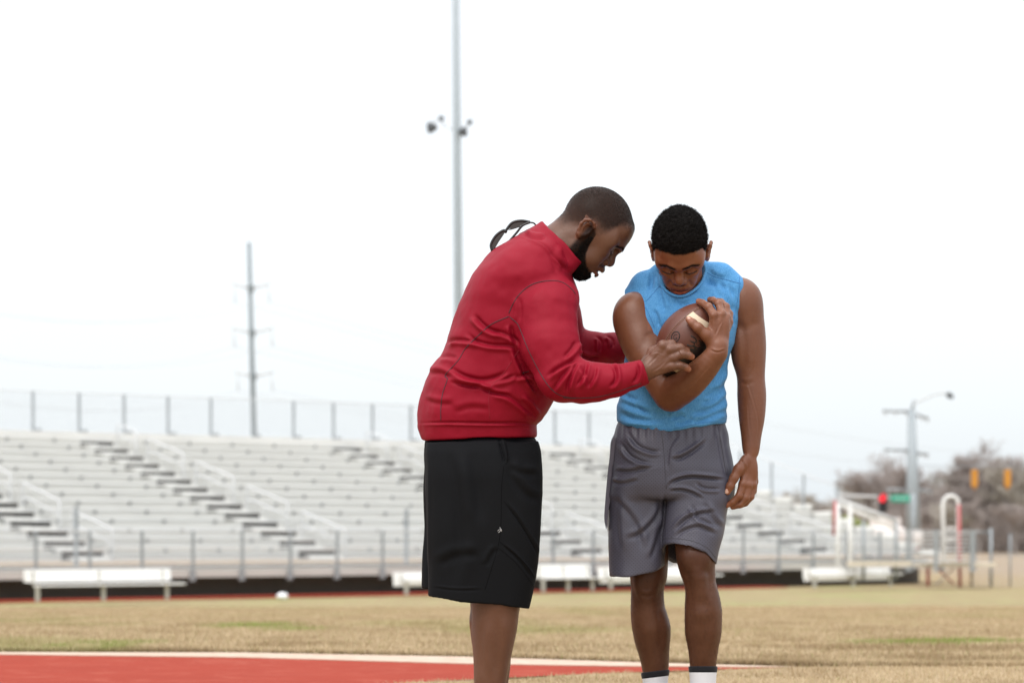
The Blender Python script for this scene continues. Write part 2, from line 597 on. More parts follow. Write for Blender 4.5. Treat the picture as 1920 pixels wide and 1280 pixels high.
ii, jj = np.meshgrid(np.arange(len(ys) - 1), np.arange(nx - 1), indexing='ij')
q0 = (ii * nx + jj).ravel()
tag(link("field_ground", mesh_np("field_ground", Vg, np.stack([q0, q0 + 1, q0 + nx + 1, q0 + nx], -1), 4), M_ground), kind="structure")

def gpt(x, y):
    """picture position of a point lying on the near, level ground"""
    Y = F * H / (y - HOR); return ((x - 960) / F * Y, Y)

def sheet(name, poly, z, m, kind="structure", thick=0.02):
    bm = bmesh.new()
    vs = [bm.verts.new((p[0], p[1], z)) for p in poly]
    f = bm.faces.new(vs)
    if f.normal.z < 0: f.normal_flip()
    bmesh.ops.triangulate(bm, faces=bm.faces[:])
    r = bmesh.ops.extrude_face_region(bm, geom=bm.faces[:])
    for v in [g for g in r["geom"] if isinstance(g, bmesh.types.BMVert)]: v.co.z -= thick
    bmesh.ops.recalc_face_normals(bm, faces=bm.faces)
    me = bpy.data.meshes.new(name); bm.to_mesh(me); bm.free()
    o = link(name, me, m)
    return tag(o, kind=kind) if kind else o

# red running surface: a granular rubber with scuffs, its white edge line
t = NT("red_track_rubber")
geo = t.new("ShaderNodeNewGeometry"); pos = geo.outputs["Position"]
c = t.mix(t.noise(1.5, 4, vec=pos), (0.30, 0.043, 0.024), (0.235, 0.031, 0.018))
t.p.inputs['Specular IOR Level'].default_value = 0.08
c = t.mix(t.ramp(t.noise(260, 2, 0.7, vec=pos), [(0.45, (0, 0, 0)), (0.7, (1, 1, 1))]), c, (0.36, 0.07, 0.045))
c = t.mix(t.math('MULTIPLY', t.ramp(t.noise(4.0, 6, 0.75, vec=pos, dist=1.0), [(0.5, (0, 0, 0)), (0.72, (1, 1, 1))]), 0.5), c, (0.42, 0.12, 0.08))
c = t.mix(t.ramp(t.noise(35, 3, 0.6, vec=pos), [(0.62, (0, 0, 0)), (0.72, (1, 1, 1))]), c, (0.22, 0.05, 0.03))
t.bump(t.noise(260, 3, 0.7, vec=pos), 0.6, 0.004)
M_track = t.set(c, 0.9)
t = NT("worn_white_line_paint")
geo = t.new("ShaderNodeNewGeometry"); pos = geo.outputs["Position"]
c = t.mix(t.ramp(t.noise(9, 6, 0.7, vec=pos), [(0.35, (0, 0, 0)), (0.75, (1, 1, 1))]), (0.50, 0.415, 0.325), (0.42, 0.27, 0.19))
t.bump(t.noise(260, 3, 0.7, vec=pos), 0.5, 0.003)
M_line = t.set(c, 0.85)
track = [gpt(-500, 1222), gpt(0, 1222.5), gpt(450, 1224), gpt(850, 1231.5), gpt(1150, 1241), gpt(1400, 1248), gpt(1500, 1251), gpt(1250, 1263), gpt(1100, 1265), gpt(960, 1275.5), gpt(700, 1287), gpt(300, 1330), gpt(-700, 1400)]
sheet("running_track", track, 0.0, M_track)
wl_ = [gpt(-500, 1221), gpt(0, 1222.6), gpt(450, 1223.6), gpt(880, 1231.7), gpt(1150, 1240.5), gpt(1400, 1247.6), gpt(1500, 1250.6), gpt(1400, 1250.4), gpt(1150, 1248.5), gpt(880, 1244.2), gpt(450, 1232), gpt(0, 1226.8), gpt(-500, 1224)]
sheet("white_track_line", wl_, 0.004, M_line, thick=0.006)

# ---- grass blades
def blades(name, X, Y, Z, h, w, seed, kind="stuff", greeny=0.04):
    rng = np.random.default_rng(seed); n = len(X)
    a = rng.uniform(0, 6.28, n); lean = rng.uniform(0.15, 1.3, n) * h; la = rng.uniform(0, 6.28, n)
    dx, dy = np.cos(a) * w / 2, np.sin(a) * w / 2
    tx, ty = X + np.cos(la) * lean * .6, Y + np.sin(la) * lean * .6
    V = np.empty((n, 3, 3)); V[:, 0] = np.stack([X - dx, Y - dy, Z], -1); V[:, 1] = np.stack([X + dx, Y + dy, Z], -1)
    V[:, 2] = np.stack([tx, ty, Z + np.sqrt(np.maximum(h * h - (lean * .6) ** 2, (h * .3) ** 2))], -1)
    me = mesh_np(name, V.reshape(-1, 3), np.arange(n * 3).reshape(-1, 3), 3, smooth=False)
    pn = vnoise(np.stack([X * 0.9, Y * 0.35, X * 0 + 7], -1)); pn2 = vnoise(np.stack([X * 3, Y * 3, X * 0 + 2], -1))
    base = np.array([0.43, 0.325, 0.185]); dark = np.array([0.25, 0.17, 0.082]); pale = np.array([0.62, 0.50, 0.335]); green = np.array([0.22, 0.30, 0.06])
    r = rng.random(n)[:, None]
    C = base * (1 - r) + pale * r
    C = C * (1 - .55 * np.clip((pn2[:, None] - .45) * 2.5, 0, 1)) + dark * .55 * np.clip((pn2[:, None] - .45) * 2.5, 0, 1)
    gw = np.clip((pn - 0.74) * 6, 0, 1) * 0.3 + (rng.random(n) < greeny) * .5
    for cx, cy, rx_, ry_ in GREEN: gw = gw + 2.2 * np.clip(1.1 - np.hypot((X - cx) / rx_, (Y - cy) / ry_), 0, 1) * rng.random(n)
    rw = (np.clip(1.2 - np.abs(Y - 49.0) / 1.3, 0, 1) * (X > 1.5) * (rng.random(n) < .6) * .6)[:, None]
    C = C * (1 - rw) + np.array([0.52, 0.16, 0.10]) * rw
    gw = np.clip(gw, 0, 1)[:, None]
    C = C * (1 - gw) + green * gw
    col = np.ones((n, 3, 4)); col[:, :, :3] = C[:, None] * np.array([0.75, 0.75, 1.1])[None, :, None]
    at_ = me.attributes.new("tone", 'FLOAT_COLOR', 'POINT'); at_.data.foreach_set("color", col.reshape(-1).astype(np.float32))
    return tag(link(name, me, M_blade), kind=kind)
t = NT("straw_blade"); M_blade = t.set(t.attr("tone").outputs["Color"], 0.8)
M_blade.node_tree.nodes["Principled BSDF"].inputs["Specular IOR Level"].default_value = 0.2
def gfar(x, y):
    """point on the sloping field that shows at this picture position"""
    lo, hi = 8.0, 90.0
    for _ in range(40):
        m_ = (lo + hi) / 2
        yy = HOR + F * (H - ground_z(m_)) / m_
        if yy > y: lo = m_
        else: hi = m_
    return ((x - 960) / F * lo, lo)
GREEN = [(*gfar(475, 1173), .45, 1.4), (*gfar(560, 1180), .3, 1.0), (*gfar(215, 1216), .12, .35), (*gfar(108, 1215), .08, .3), (*gfar(220, 1206), .3, .4), (*gfar(60, 1132), .6, 1.0),
         (*gfar(1720, 1206), .5, .6), (*gfar(1840, 1204), .4, .4), (*gfar(1580, 1112), 3, 6), (*gfar(1820, 1112), 3, 5), (*gfar(1390, 1112), 1.5, 3)]
rng = np.random.default_rng(21)
edge_px = [(-500, 1220.5), (0, 1222), (450, 1223.2), (880, 1231.2), (1150, 1240), (1400, 1247), (1600, 1250), (1800, 1251), (2300, 1251)]
EX, EY = zip(*[gpt(*p) for p in edge_px])
n = 560000
Yf = 11.0 + (50 - 11.0) * rng.random(n) ** 1.9
Xf = (rng.random(n) * 2 - 1) * (0.2118 * Yf + 1.8)
keep = Yf > np.interp(Xf, EX, EY) + rng.normal(0, 0.015, n)
Xf, Yf = Xf[keep], Yf[keep]
Zf = np.interp(Yf, [0, 13, 20, 64], [0, 0, -.15, -1.3])
GRASS_H = rng.uniform(0.018, 0.04, len(Xf)) * (0.75 + 0.6 * vnoise(np.stack([Xf * 2.2, Yf * 2.2, Xf * 0], -1)))
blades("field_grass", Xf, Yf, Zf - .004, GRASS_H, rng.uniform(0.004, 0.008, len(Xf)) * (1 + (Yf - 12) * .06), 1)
# dense ragged turf lip along the white line
n = 26000
Xe = rng.uniform(-3.0, 3.4, n); Ye = np.interp(Xe, EX, EY) + np.abs(rng.normal(0.0, 0.05, n))
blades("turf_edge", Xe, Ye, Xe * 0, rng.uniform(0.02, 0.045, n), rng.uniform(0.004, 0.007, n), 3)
# turf in front of the track, where the players stand
near_px = [(1700, 1250.5), (1610, 1251), (1500, 1252), (1260, 1262), (1110, 1264.5), (960, 1275), (770, 1281), (600, 1300), (200, 1400)]
NX, NY = zip(*sorted([gpt(*p) for p in near_px]))
n = 150000
Yn = 6.3 + rng.random(n) * 6.0; Xn = -0.6 + rng.random(n) * 4.2
keep = (Yn < np.interp(Xn, NX, NY) + rng.normal(0, 0.02, n))
Xn, Yn = Xn[keep], Yn[keep]
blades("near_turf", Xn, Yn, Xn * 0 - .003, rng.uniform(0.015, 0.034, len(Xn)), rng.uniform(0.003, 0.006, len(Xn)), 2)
tb_ = NT("turf_base_soil")
geo = tb_.new("ShaderNodeNewGeometry")
c = tb_.mix(tb_.noise(30, 4, vec=geo.outputs["Position"]), (0.36, 0.27, 0.15), (0.24, 0.16, 0.08))
M_turf = tb_.set(c, 0.95)
poly = [gpt(*p) for p in near_px] + [(-1.8, 5.0), (4.2, 5.0), (4.2, 12.0)]
sheet("near_turf_base", poly, 0.006, M_turf)

# ---- the bleachers
SO = at(0, 1090, 67.0)
du, dv = Vector((0.80, 0.60, 0)), Vector((-0.60, 0.80, 0))
AX = (du, dv, Vector((0, 0, 1)))
def sw(u, v, z): return Vector((SO.x, SO.y, 0)) + du * u + dv * v + Vector((0, 0, z))
def u_of(xp, v):
    t_ = (xp - 960) / F
    return (t_ * (SO.y + .8 * v) - SO.x + .6 * v) / (.8 - .6 * t_)
M_alu = simple("pale_aluminium", (0.74, 0.74, 0.715), 0.5, 0.3, var=0.12, scale=0.7)
M_alu2 = simple("riser_aluminium", (0.72, 0.72, 0.69), 0.55, 0.1, var=0.16, scale=0.7)
M_fascia = simple("dull_aluminium", (0.52, 0.51, 0.48), 0.6, var=0.1, scale=.7)
M_galv = simple("galvanised_steel", (0.30, 0.325, 0.34), 0.55, 0.2, var=0.15)
M_galv_light = simple("bright_tube_steel", (0.56, 0.57, 0.57), 0.5, var=0.06)
M_shade = simple("painted_under_stand_shade", (0.20, 0.185, 0.17), 0.95)
M_brk = simple("dark_bracket", (0.30, 0.31, 0.31), 0.7)
stand = empty("bleachers", sw(0, 0, -1.30), label="long pale aluminium bleachers with staircases and fenced top row", cat="bleachers")
SL = stand.location
RISE, TREAD, NR = 0.296, 1.15, 14
ZF = -0.46          # walkway floor
V0 = 1.75           # where the rows begin
U0, U1 = -19.0, u_of(1214, V0 + 1.15 * 14 + .35)
def row_z(i): return -0.22 + RISE * i
def row_v(i): return V0 + TREAD * i
vt = row_v(NR) - .3
ZT = 4.22
aw = 1.35
a1 = u_of(224, row_v(12)); a2 = u_of(698, row_v(12)); a3 = u_of(1104, row_v(12))
gap_ = a2 - a1
a0 = u_of(74, row_v(3))
AIS = [a0 - gap_, a0, a1, a2, a3]
segs = []; cur = U0
for a in AIS:
    if a - aw / 2 > cur: segs.append((cur, a - aw / 2))
    cur = a + aw / 2
if U1 > cur: segs.append((cur, U1))
_cache = {}
def plank(name, u0, u1, v, z, dep_, h_, m):
    """a plank along u; alike ones share their mesh"""
    key = (name, round(u1 - u0, 3), dep_, h_)
    if key not in _cache:
        mb = MB(); mb.box((0, 0, 0), (u1 - u0, dep_, h_), AX); _cache[key] = mb.build(name, m, mesh_only=True)
    return link(name, _cache[key], None, stand, sw((u0 + u1) / 2, v, z) - SL)
brmesh = MB().box((0, 0, 0), (0.10, 0.05, 0.11), AX).build("seat_bracket", M_brk, mesh_only=True)
nb = 0
for i in range(NR):
    zi, vi = row_z(i), row_v(i)
    # end of the stand steps in: the top rows are shorter to the right as built
    for u0, u1 in segs:
        plank("foot_plank", u0, u1, vi - 0.06, zi, 0.92, 0.035, M_alu)
        plank("riser_panel", u0, u1, vi + 0.60, zi + RISE / 2 + 0.02, 0.02, RISE - 0.03, M_alu2)
        plank("seat_plank", u0, u1, vi + 0.48, zi + 0.40, 0.25, 0.045, M_alu)
    u = u_of(102, row_v(13) + .57) - 1.84 * 12
    while u < U1 - .2:
        if nb < 300 and not any(abs(u - a) < aw / 2 + .1 for a in AIS) and 960 + F * sw(u, vi, 0).x / sw(u, vi, 0).y > -30:
            link("seat_bracket", brmesh, None, stand, sw(u, vi + 0.57, zi + 0.29) - SL); nb += 1
        u += 1.84
    for a in AIS:
        if a < -18: continue
        # stair treads; dark sheets behind them stand in for the shade below
        plank("stair_tread", a - aw / 2 + .02, a + aw / 2 - .02, vi - 0.06, zi, 0.92, 0.04, M_alu)
        plank("half_step", a - aw / 2 + .06, a + aw / 2 - .06, vi + 0.22, zi + RISE * .34, 0.34, 0.03, M_alu)
        plank("step_riser", a - aw / 2 + .06, a + aw / 2 - .06, vi + 0.07, zi + RISE * .17 + .005, 0.02, RISE * .34 - .05, M_alu2)
# dark sheets coloured as the shade in the stair gaps and under the stand
M_stair_shade = simple("painted_stair_shade", (0.035, 0.033, 0.03), 0.95)
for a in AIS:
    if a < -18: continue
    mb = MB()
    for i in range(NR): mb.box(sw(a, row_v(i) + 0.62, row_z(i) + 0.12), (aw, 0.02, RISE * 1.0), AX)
    mb.build('stair_shade_sheet', M_stair_shade, stand, loc=SL)
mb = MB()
mb.box(sw((U0 + U1) / 2, 2.2, (ZF - 1.34) / 2 - .02), (U1 - U0, 0.04, 0.84), AX)  # dark sheet in place of the shade under the front edge
mb.build("under_stand_shade_sheet", M_shade, stand, loc=SL)
o = stand.children[-1]
# front walkway
UE = u_of(1832, 0.0)
print('front right corner', U1, UE, [ (960+F*p.x/p.y, HOR-F*(p.z-H)/p.y) for p in (sw(U1, V0, row_z(0)+.4), sw(U1, vt, row_z(NR-1)+.4))])
def part(mb, name, m, parent=stand, **k): return mb.build(name, m, parent, loc=SL, **k)
part(MB().box(sw((U0 + UE) / 2, 0.86, ZF - .03), (UE - U0, 1.70, 0.05), AX), "walkway_deck", M_fascia)
part(MB().box(sw((U0 + UE) / 2, 0.0, ZF - .12), (UE - U0, 0.04, 0.24), AX), "walkway_fascia", M_fascia)
part(MB().box(sw((U0 + U1) / 2, V0 - .02, ZF + .05), (U1 - U0, 0.03, 0.14), AX), "walkway_kick_panel", M_alu2)
# front railing
ur = [u_of(x_, 0) for x_ in (65, 163, 263, 362, 451, 543, 630, 715)]
ustep = (ur[-1] - ur[0]) / 7
fposts = [ur[0] + ustep * k for k in range(-9, 40)]
fposts = [u for u in fposts if U0 < u < UE - .1]
pm = MB().box((0, 0, 0), (0.075, 0.06, 1.42), AX).build("railing_post", M_galv, mesh_only=True)
zr = lambda xp: 0
ftop = H + 0.035
for u in fposts:
    link("railing_post", pm, None, stand, sw(u, -0.08, ftop - .71) - SL)
    part(MB().box(sw(u, -.03, ZF - .2), (0.16, 0.14, 0.3), AX), "post_foot", M_galv)
def rail(name, pts, r, m=M_galv_light, n=6): return part(MB().tube([sw(*p) for p in pts], r, n), name, m, smooth=True)
rail("top_rail", [(U0, -.05, ftop), (UE, -.05, ftop)], 0.03)
rail("bottom_rail", [(U0, -.05, ZF + .1), (UE, -.05, ZF + .1)], 0.022)
for k in range(1, 6):
    rail("mid_rail", [(U0, -.05, ZF + .1 + k * .155), (UE, -.05, ZF + .1 + k * .155)], 0.009)
for x_ in (143, 762):
    part(MB().box(sw(u_of(x_, .9), .9, ZF + .95), (.09, .09, 1.75), AX), "gate_post", M_galv)
# top row fence and its posts
btop = 5.70
ub = [u_of(x_, vt + .35) for x_ in (62, 147, 235, 318, 397, 477, 552, 627, 699, 770)]
bst = (ub[-1] - ub[0]) / 9
bposts = [ub[0] + bst * k for k in range(-9, 40) if U0 < ub[0] + bst * k < U1 + .1]
pm2 = MB().box((0, 0, 0), (0.085, 0.06, 1.50), AX).build("fence_post", M_galv, mesh_only=True)
for u in bposts:
    link("fence_post", pm2, None, stand, sw(u, vt + .35, btop - .75) - SL)
    part(MB().box(sw(u + .12, vt + .28, ZT + .08), (0.34, 0.1, 0.1), AX), "post_foot", M_galv)
part(MB().box(sw((U0 + U1) / 2, vt + .45, ZT), (U1 - U0, 0.9, 0.06), AX), "top_deck", M_alu)
rail("top_rail", [(U0, vt + .35, btop), (U1, vt + .35, btop)], 0.028)
def chainlink(name, p, q, h_, gap, r, m, parent, loc):
    """woven diagonals between two points, bottom to top"""
    p, q = Vector(p), Vector(q); L_ = (q - p).length; d = (q - p) / L_
    V = []; Fq = []; nr = Vector((0, 0, 1)).cross(d).normalized(); zq = (q.z - p.z)
    k = -int(h_ / gap) - 1; offs = []
    for s in (1, -1):
        x = -h_
        while x < L_ + h_:
            xa, xb = (x, x + h_) if s > 0 else (x + h_, x)
            za, zb = 0.0, h_
            ta, tb_ = 0.0, 1.0
            lo_, hi_ = min(xa, xb), max(xa, xb)
            def clip(t_): return xa + (xb - xa) * t_
            t0_, t1_ = 0.0, 1.0
            if xa < 0: t0_ = max(t0_, -xa / (xb - xa)) if xb > xa else t0_
            if xa > L_ and xb < xa: t0_ = max(t0_, (L_ - xa) / (xb - xa))
            if xb > L_ and xb > xa: t1_ = min(t1_, (L_ - xa) / (xb - xa))
            if xb < 0 and xb < xa: t1_ = min(t1_, (0 - xa) / (xb - xa))
            if t1_ > t0_:
                A = p + d * clip(t0_) + Vector((0, 0, h_ * t0_)); B = p + d * clip(t1_) + Vector((0, 0, h_ * t1_))
                dd = (B - A).normalized(); e1 = nr; e2 = dd.cross(nr)
                b0 = len(V)
                for P_ in (A, B):
                    for w in (0.5, 2.6, 4.7): V.append(tuple(P_ - Vector(loc) + (e1 * math.cos(w) + e2 * math.sin(w)) * r))
                for j in range(3): Fq.append((b0 + j, b0 + (j + 1) % 3, b0 + 3 + (j + 1) % 3, b0 + 3 + j))
            x += gap
    o = link(name, mesh_np(name, np.array(V), np.array(Fq), 4, False), m, parent)
    o["kind"] = "stuff"
    return o
M_wire = simple("galvanised_wire", (0.48, 0.51, 0.53), 0.5, var=0.05)
part(MB().box(sw((U0 + U1) / 2, vt - .02, (ZT + row_z(NR - 1)) / 2), (U1 - U0, .03, ZT - row_z(NR - 1) - .1), AX), "top_riser", M_alu2)
chainlink("chain_link_mesh", sw(U0, vt + .35, ZT + .05), sw(U1, vt + .35, ZT + .05), 1.38, 0.085, 0.0032, M_wire, stand, SL)
chainlink("chain_link_mesh", sw(U0, -.05, ZF + .1), sw(UE - 5, -.05, ZF + .1), 0.93, 0.09, 0.003, M_wire, stand, SL)
# sloping side fence at the right-hand end
e0, e1 = sw(U1, vt + .35, ZT), sw(U1, V0, row_z(0))
e1 = e0.lerp(e1, .70)
for k in range(7):
    q = e0.lerp(e1, k / 6.0)
    part(MB().box(q + Vector((0, 0, .62)), (0.06, 0.085, 1.36), AX), "fence_post", M_galv)
rail("end_rail", [(U1, vt + .35, btop), (U1, vt + .35 + (V0 - vt - .35) * .70, ZT + (row_z(0) - ZT) * .70 + 1.3)], 0.028)
mb = MB()
for i in range(NR): mb.box(sw(U1 + .04, row_v(i), row_z(i) + .06), (0.05, TREAD, .26), AX)
part(mb, "end_stringer", M_alu2)
# handrails down the middle of each staircase
def handrail(u, i0, i1):
    """looped tube: two sloping bars, upright legs"""
    a = (row_v(i0) - .1, row_z(i0)); b = (row_v(i1) + .2, row_z(i1))
    hgt = 0.92
    mb = MB()
    mb.tube([sw(u, b[0], b[1]), sw(u, b[0], b[1] + hgt - .08), sw(u, b[0] - .08, b[1] + hgt - .02), sw(u, a[0] + .08, a[1] + hgt + .02), sw(u, a[0], a[1] + hgt - .08), sw(u, a[0], a[1])], 0.03, 6)
    mb.tube([sw(u, b[0], b[1] + .5), sw(u, a[0], a[1] + .5)], 0.026, 6)
    part(mb, "handrail", M_galv_light, smooth=True)
for a in AIS:
    if a < -18: continue
    for i0 in (0, 3, 6, 9):
        handrail(a + 0.62, i0, i0 + 2)
    handrail(a + .62, 12, 13)

# right end: landing with its rails, red posts and ladder hoop
M_redpost = simple("red_painted_steel", (0.46, 0.10, 0.10), 0.5)
M_cream = simple("cream_painted_board", (0.58, 0.52, 0.42), 0.7)
M_whitep = simple("white_painted_steel", (0.72, 0.72, 0.70), 0.5, var=0.06)
def pole2(name, p, q, r, m, parent, loc, n=8): return MB().tube([Vector(p), Vector(q)], r, n).build(name, m, parent, smooth=True, loc=loc)
# timer's stand: a thing of its own beside the bleachers
YT = 84.0
tower = empty("scaffold_platform", (*at(1790, 1095, YT).xy, -1.30), label="low cream platform with white hoop ladder and red post right of the bleachers", cat="platform")
TL = tower.location
MB().box(at(1790, 1058, YT) , (2.6, 1.6, 0.16)).build("deck", M_cream, tower, loc=TL)
hoop = [at(1770, 1055, YT), at(1768, 950, YT), at(1770, 936, YT), at(1777, 930, YT), at(1788, 930, YT), at(1795, 936, YT), at(1797, 950, YT), at(1796, 1055, YT)]
MB().tube(hoop, 0.07, 8).build("hoop_rail", M_whitep, tower, smooth=True, loc=TL)
for yy in (990, 1010, 1030):
    pole2("rung", at(1770, yy, YT), at(1796, yy, YT), 0.035, M_whitep, tower, TL)
pole2("red_post", at(1798, 945, YT - .2), at(1800, 1100, YT - .2), 0.055, M_redpost, tower, TL)
for xx in (1740, 1822):
    pole2("leg", at(xx, 1060, YT), at(xx, 1098, YT), 0.06, M_redpost if xx < 1760 else M_cream, tower, TL)
pole2("brace", at(1755, 1062, YT), at(1790, 1096, YT), 0.03, M_redpost, tower, TL)
pole2("brace", at(1790, 1062, YT), at(1755, 1096, YT), 0.03, M_whitep, tower, TL)
for x_ in (1702, 1755, 1822):
    MB().box(at(x_, 1032, YT - 1), (0.13, 0.08, 1.45)).build("post", M_galv, tower, loc=TL)
for k in range(8):
    pole2("slat_rail", at(1702, 1001 + k * 7.6, YT - 1), at(1815, 999 + k * 7.6, YT - 1), 0.03, M_galv_light, tower, TL, 6)
# stair rails climbing left of it
YR = 80.0
ramp = empty("ramp_railing", (*at(1620, 1080, YR).xy, -1.30), label="white sloping handrail with red post beside the end of the bleachers", cat="railing")
RL = ramp.location
pole2("handrail", at(1570, 936, YR), at(1682, 977, YR), 0.07, M_galv_light, ramp, RL)
pole2("handrail", at(1574, 946, YR), at(1680, 990, YR), 0.06, M_whitep, ramp, RL)
pole2("red_post", at(1566, 937, YR), at(1563, 1003, YR), 0.045, M_redpost, ramp, RL)
for x_ in (1571, 1594):
    pole2("post", at(x_, 942, YR), at(x_, 1085, YR), 0.07, M_whitep, ramp, RL)
for x_ in (1619, 1680):
    pole2("post", at(x_, 975, YR), at(x_, 1085, YR), 0.06, M_galv, ramp, RL)
MB().box(at(1648, 1056, YR), (2.1, 0.5, 0.16)).build("landing_board", M_cream, ramp, loc=RL)

# red strip of the far track, with the white scrap lying on it
gz = -1.295
def strip(name, v0, v1, u0, u1, m, z):
    P4 = [sw(u0, v0, 0), sw(u1, v0, 0), sw(u1, v1, 0), sw(u0, v1, 0)]
    return sheet(name, [(p.x, p.y) for p in P4], z, m, thick=0.05)
strip("far_running_track", -1.0, 0.4, -20, u_of(1440, 0), M_track, -1.262)
sc_p = at(529, 1117, 68.5)
bm = bmesh.new(); bmesh.ops.create_icosphere(bm, subdivisions=3, radius=0.125)
for v in bm.verts:
    v.co = Vector((v.co.x * 1.25, v.co.y, v.co.z * .75)) * (0.8 + .5 * float(vnoise(np.array([[v.co.x * 14 + 3, v.co.y * 14, v.co.z * 14]]))[0]))
me = bpy.data.meshes.new("plastic_bag"); bm.to_mesh(me); bm.free()
for p in me.polygons: p.use_smooth = True
o = link("plastic_bag", me, simple("white_plastic", (0.8, 0.8, 0.82), 0.4), loc=sc_p)
tag(o, label="small crumpled white bag lying on the far edge of the grass", cat="bag")

# ---- team benches
M_bench = simple("white_bench_aluminium", (0.80, 0.80, 0.78), 0.5, var=0.04)
M_bleg = simple("dull_bench_legs", (0.42, 0.41, 0.36), 0.6)
def bench(px0, px1, ytop, ybot, yg, Y, label, back=True, group="players' benches along the far track"):
    """backrest, seat and legs; runs parallel to the bleachers"""
    c = at((px0 + px1) / 2, yg, Y); z0 = c.z
    xdir = du
    Lp = (px1 - px0) / F * Y / 0.93
    b = empty("player_bench", (c.x, c.y, z0), label=label, cat="bench", group=group)
    o_ = Vector((c.x, c.y, 0))
    sc_ = Y / F
    zt, zb_ = at(0, ytop, Y).z, at(0, ybot, Y).z
    L_ = Lp / .8 * .86
    def P(u_, v_, z_): return o_ + du * u_ + dv * v_ + Vector((0, 0, z_))
    tilt = Vector((0, 0.22, 1)).normalized()
    MB().box(P(0, 0.16, (zt + zb_) / 2), (L_, 0.05, zt - zb_), (du, dv, (dv * .12 + Vector((0, 0, 1))).normalized()), bev=0.012).build("backrest", M_bench, b, loc=b.location)
    zs = z0 + 0.42
    MB().box(P(0.25, -.12, zs), (L_, 0.30, 0.05), AX, bev=0.012).build("seat", M_bench, b, loc=b.location)
    for k in (-.44, 0, .44):
        MB().box(P(k * L_, -.12, (z0 + zs) / 2 - .01), (0.09, 0.09, zs - z0 - .03), AX).build("leg", M_bleg, b, loc=b.location)
        mb = MB(); mb.tube([P(k * L_, -.1, zs - .05), P(k * L_, .12, zs), P(k * L_, .14, zt - .05)], 0.03, 6)
        mb.build("back_support", M_bleg, b, loc=b.location)
    return b
bench(58, 322, 1066, 1090, 1125, 64.5, "leftmost white bench with backrest standing before the dark gap under the bleachers")
bench(738, 985, 1071, 1097, 1112, 72.5, "white bench partly behind the man's black shorts")
bench(1003, 1118, 1057, 1083, 1108, 76.5, "white bench seen between the two people, left of the lower one")
bench(1116, 1352, 1062, 1092, 1103, 78.5, "white bench behind the young man's legs")
bench(1497, 1692, 1064, 1088, 1100, 80.0, "rightmost white bench with backrest near the end of the bleachers")

# ---- poles
def lathe_pole(name, p, q, r0, r1, m, parent, loc, n=12): return MB().tube([Vector(p), Vector(p).lerp(Vector(q), .5), Vector(q)], [r0, (r0 + r1) / 2, r1], n).build(name, m, parent, smooth=True, loc=loc)
M_polegrey = simple("blue_grey_steel_pole", (0.33, 0.37, 0.39), 0.55, 0.1, var=0.06)
M_dark = simple("dark_fixture", (0.06, 0.065, 0.07), 0.6)
YP = 88.0
fl_ = empty("floodlight_pole", at(864, 1085, YP), label="tall grey steel pole with four small lamps rising behind the bleachers", cat="pole")
FLc = fl_.location
lathe_pole("pole", at(864, 1085, YP), at(852, -260, YP), 0.19, 0.115, M_polegrey, fl_, FLc)
def lamp(xc, yc, sx_, parent, s_=1.0, ang=0.6):
    c = at(xc, yc, YP - .1); mb = MB()
    d = Vector((math.cos(ang) * sx_, -.25, -math.sin(ang))).normalized()
    mb.tube([c - d * .22 * s_, c - d * .12 * s_, c + d * .10 * s_, c + d * .16 * s_], [.07 * s_, .15 * s_, .24 * s_, .25 * s_], 12)
    return mb.build("lamp_head", M_dark, parent, smooth=True, loc=parent.location)
lamp(808, 238, 1, fl_, 0.85, 1.0); lamp(828, 222, -1, fl_, 0.45, 0.4); lamp(869, 246, -1, fl_, 0.75, 1.2); lamp(880, 229, 1, fl_, 0.45, 0.4)
for a_, b_ in (((812, 230), (826, 222)), ((828, 224), (834, 238)), ((834, 238), (850, 243)), ((858, 246), (872, 242)), ((872, 242), (880, 230))):
    pole2("bracket_arm", at(*a_, YP), at(*b_, YP), 0.03, M_galv_light, fl_, FLc, 6)

YQ = 190.0
M_pylon = simple("weathered_steel_pylon", (0.20, 0.235, 0.25), 0.6, var=0.06)
M_arm = simple("pale_pylon_arm", (0.60, 0.63, 0.64), 0.5, var=0.05)
py = empty("power_pylon", at(480, 1040, YQ), label="slim power line pylon with three pairs of drooping arms above the bleachers", cat="pylon")
PL = py.location
lathe_pole("mast", at(482, 1040, YQ), at(467, 455, YQ), 0.26, 0.15, M_pylon, py, PL)
for yc, xc, xl, xr in ((541, 470.5, 436, 505), (624, 473, 435, 511), (706, 475.5, 442, 511)):
    pole2("cross_arm", at(xc, yc, YQ), at(xl, yc - 9, YQ), 0.10, M_arm, py, PL, 6)
    pole2("cross_arm", at(xc, yc, YQ), at(xr, yc - 9, YQ), 0.10, M_arm, py, PL, 6)
    MB().box(at(xc, yc, YQ), (0.45, .45, .5)).build("arm_joint", M_pylon, py, loc=PL)
    for x_ in (xl + 3, xr - 2):
        pole2("insulator", at(x_, yc - 8, YQ), at(x_ + 2, yc + 26, YQ), 0.05, M_arm, py, PL, 6)
wires = []
for k, (xa, ya) in enumerate(((439, 567), (505, 567), (440, 650), (511, 650), (446, 732), (513, 732))):
    A = at(xa, ya, YQ); B = at(-500, ya - 130, 130.0); Cc = at(2300, 820 + (k // 2) * 18, 600.0)
    for q, nm in ((B, 0), (Cc, 1)):
        pts = [A.lerp(q, t_) - Vector((0, 0, 4 * (3.0 if nm == 0 else 8.0) * t_ * (1 - t_))) for t_ in [i / 14 for i in range(15)]]
        w = MB().tube(pts, 0.010 if nm == 0 else .014, 4).build("power_cable", M_wire, None)
        tag(w, label=["lowest", "middle", "highest"][2 - k // 2] + " thin power cable running " + ["left", "right"][nm] + " from the " + ["left", "right"][k % 2] + " arm of the pylon", cat="cable", group="power cables from the pylon")

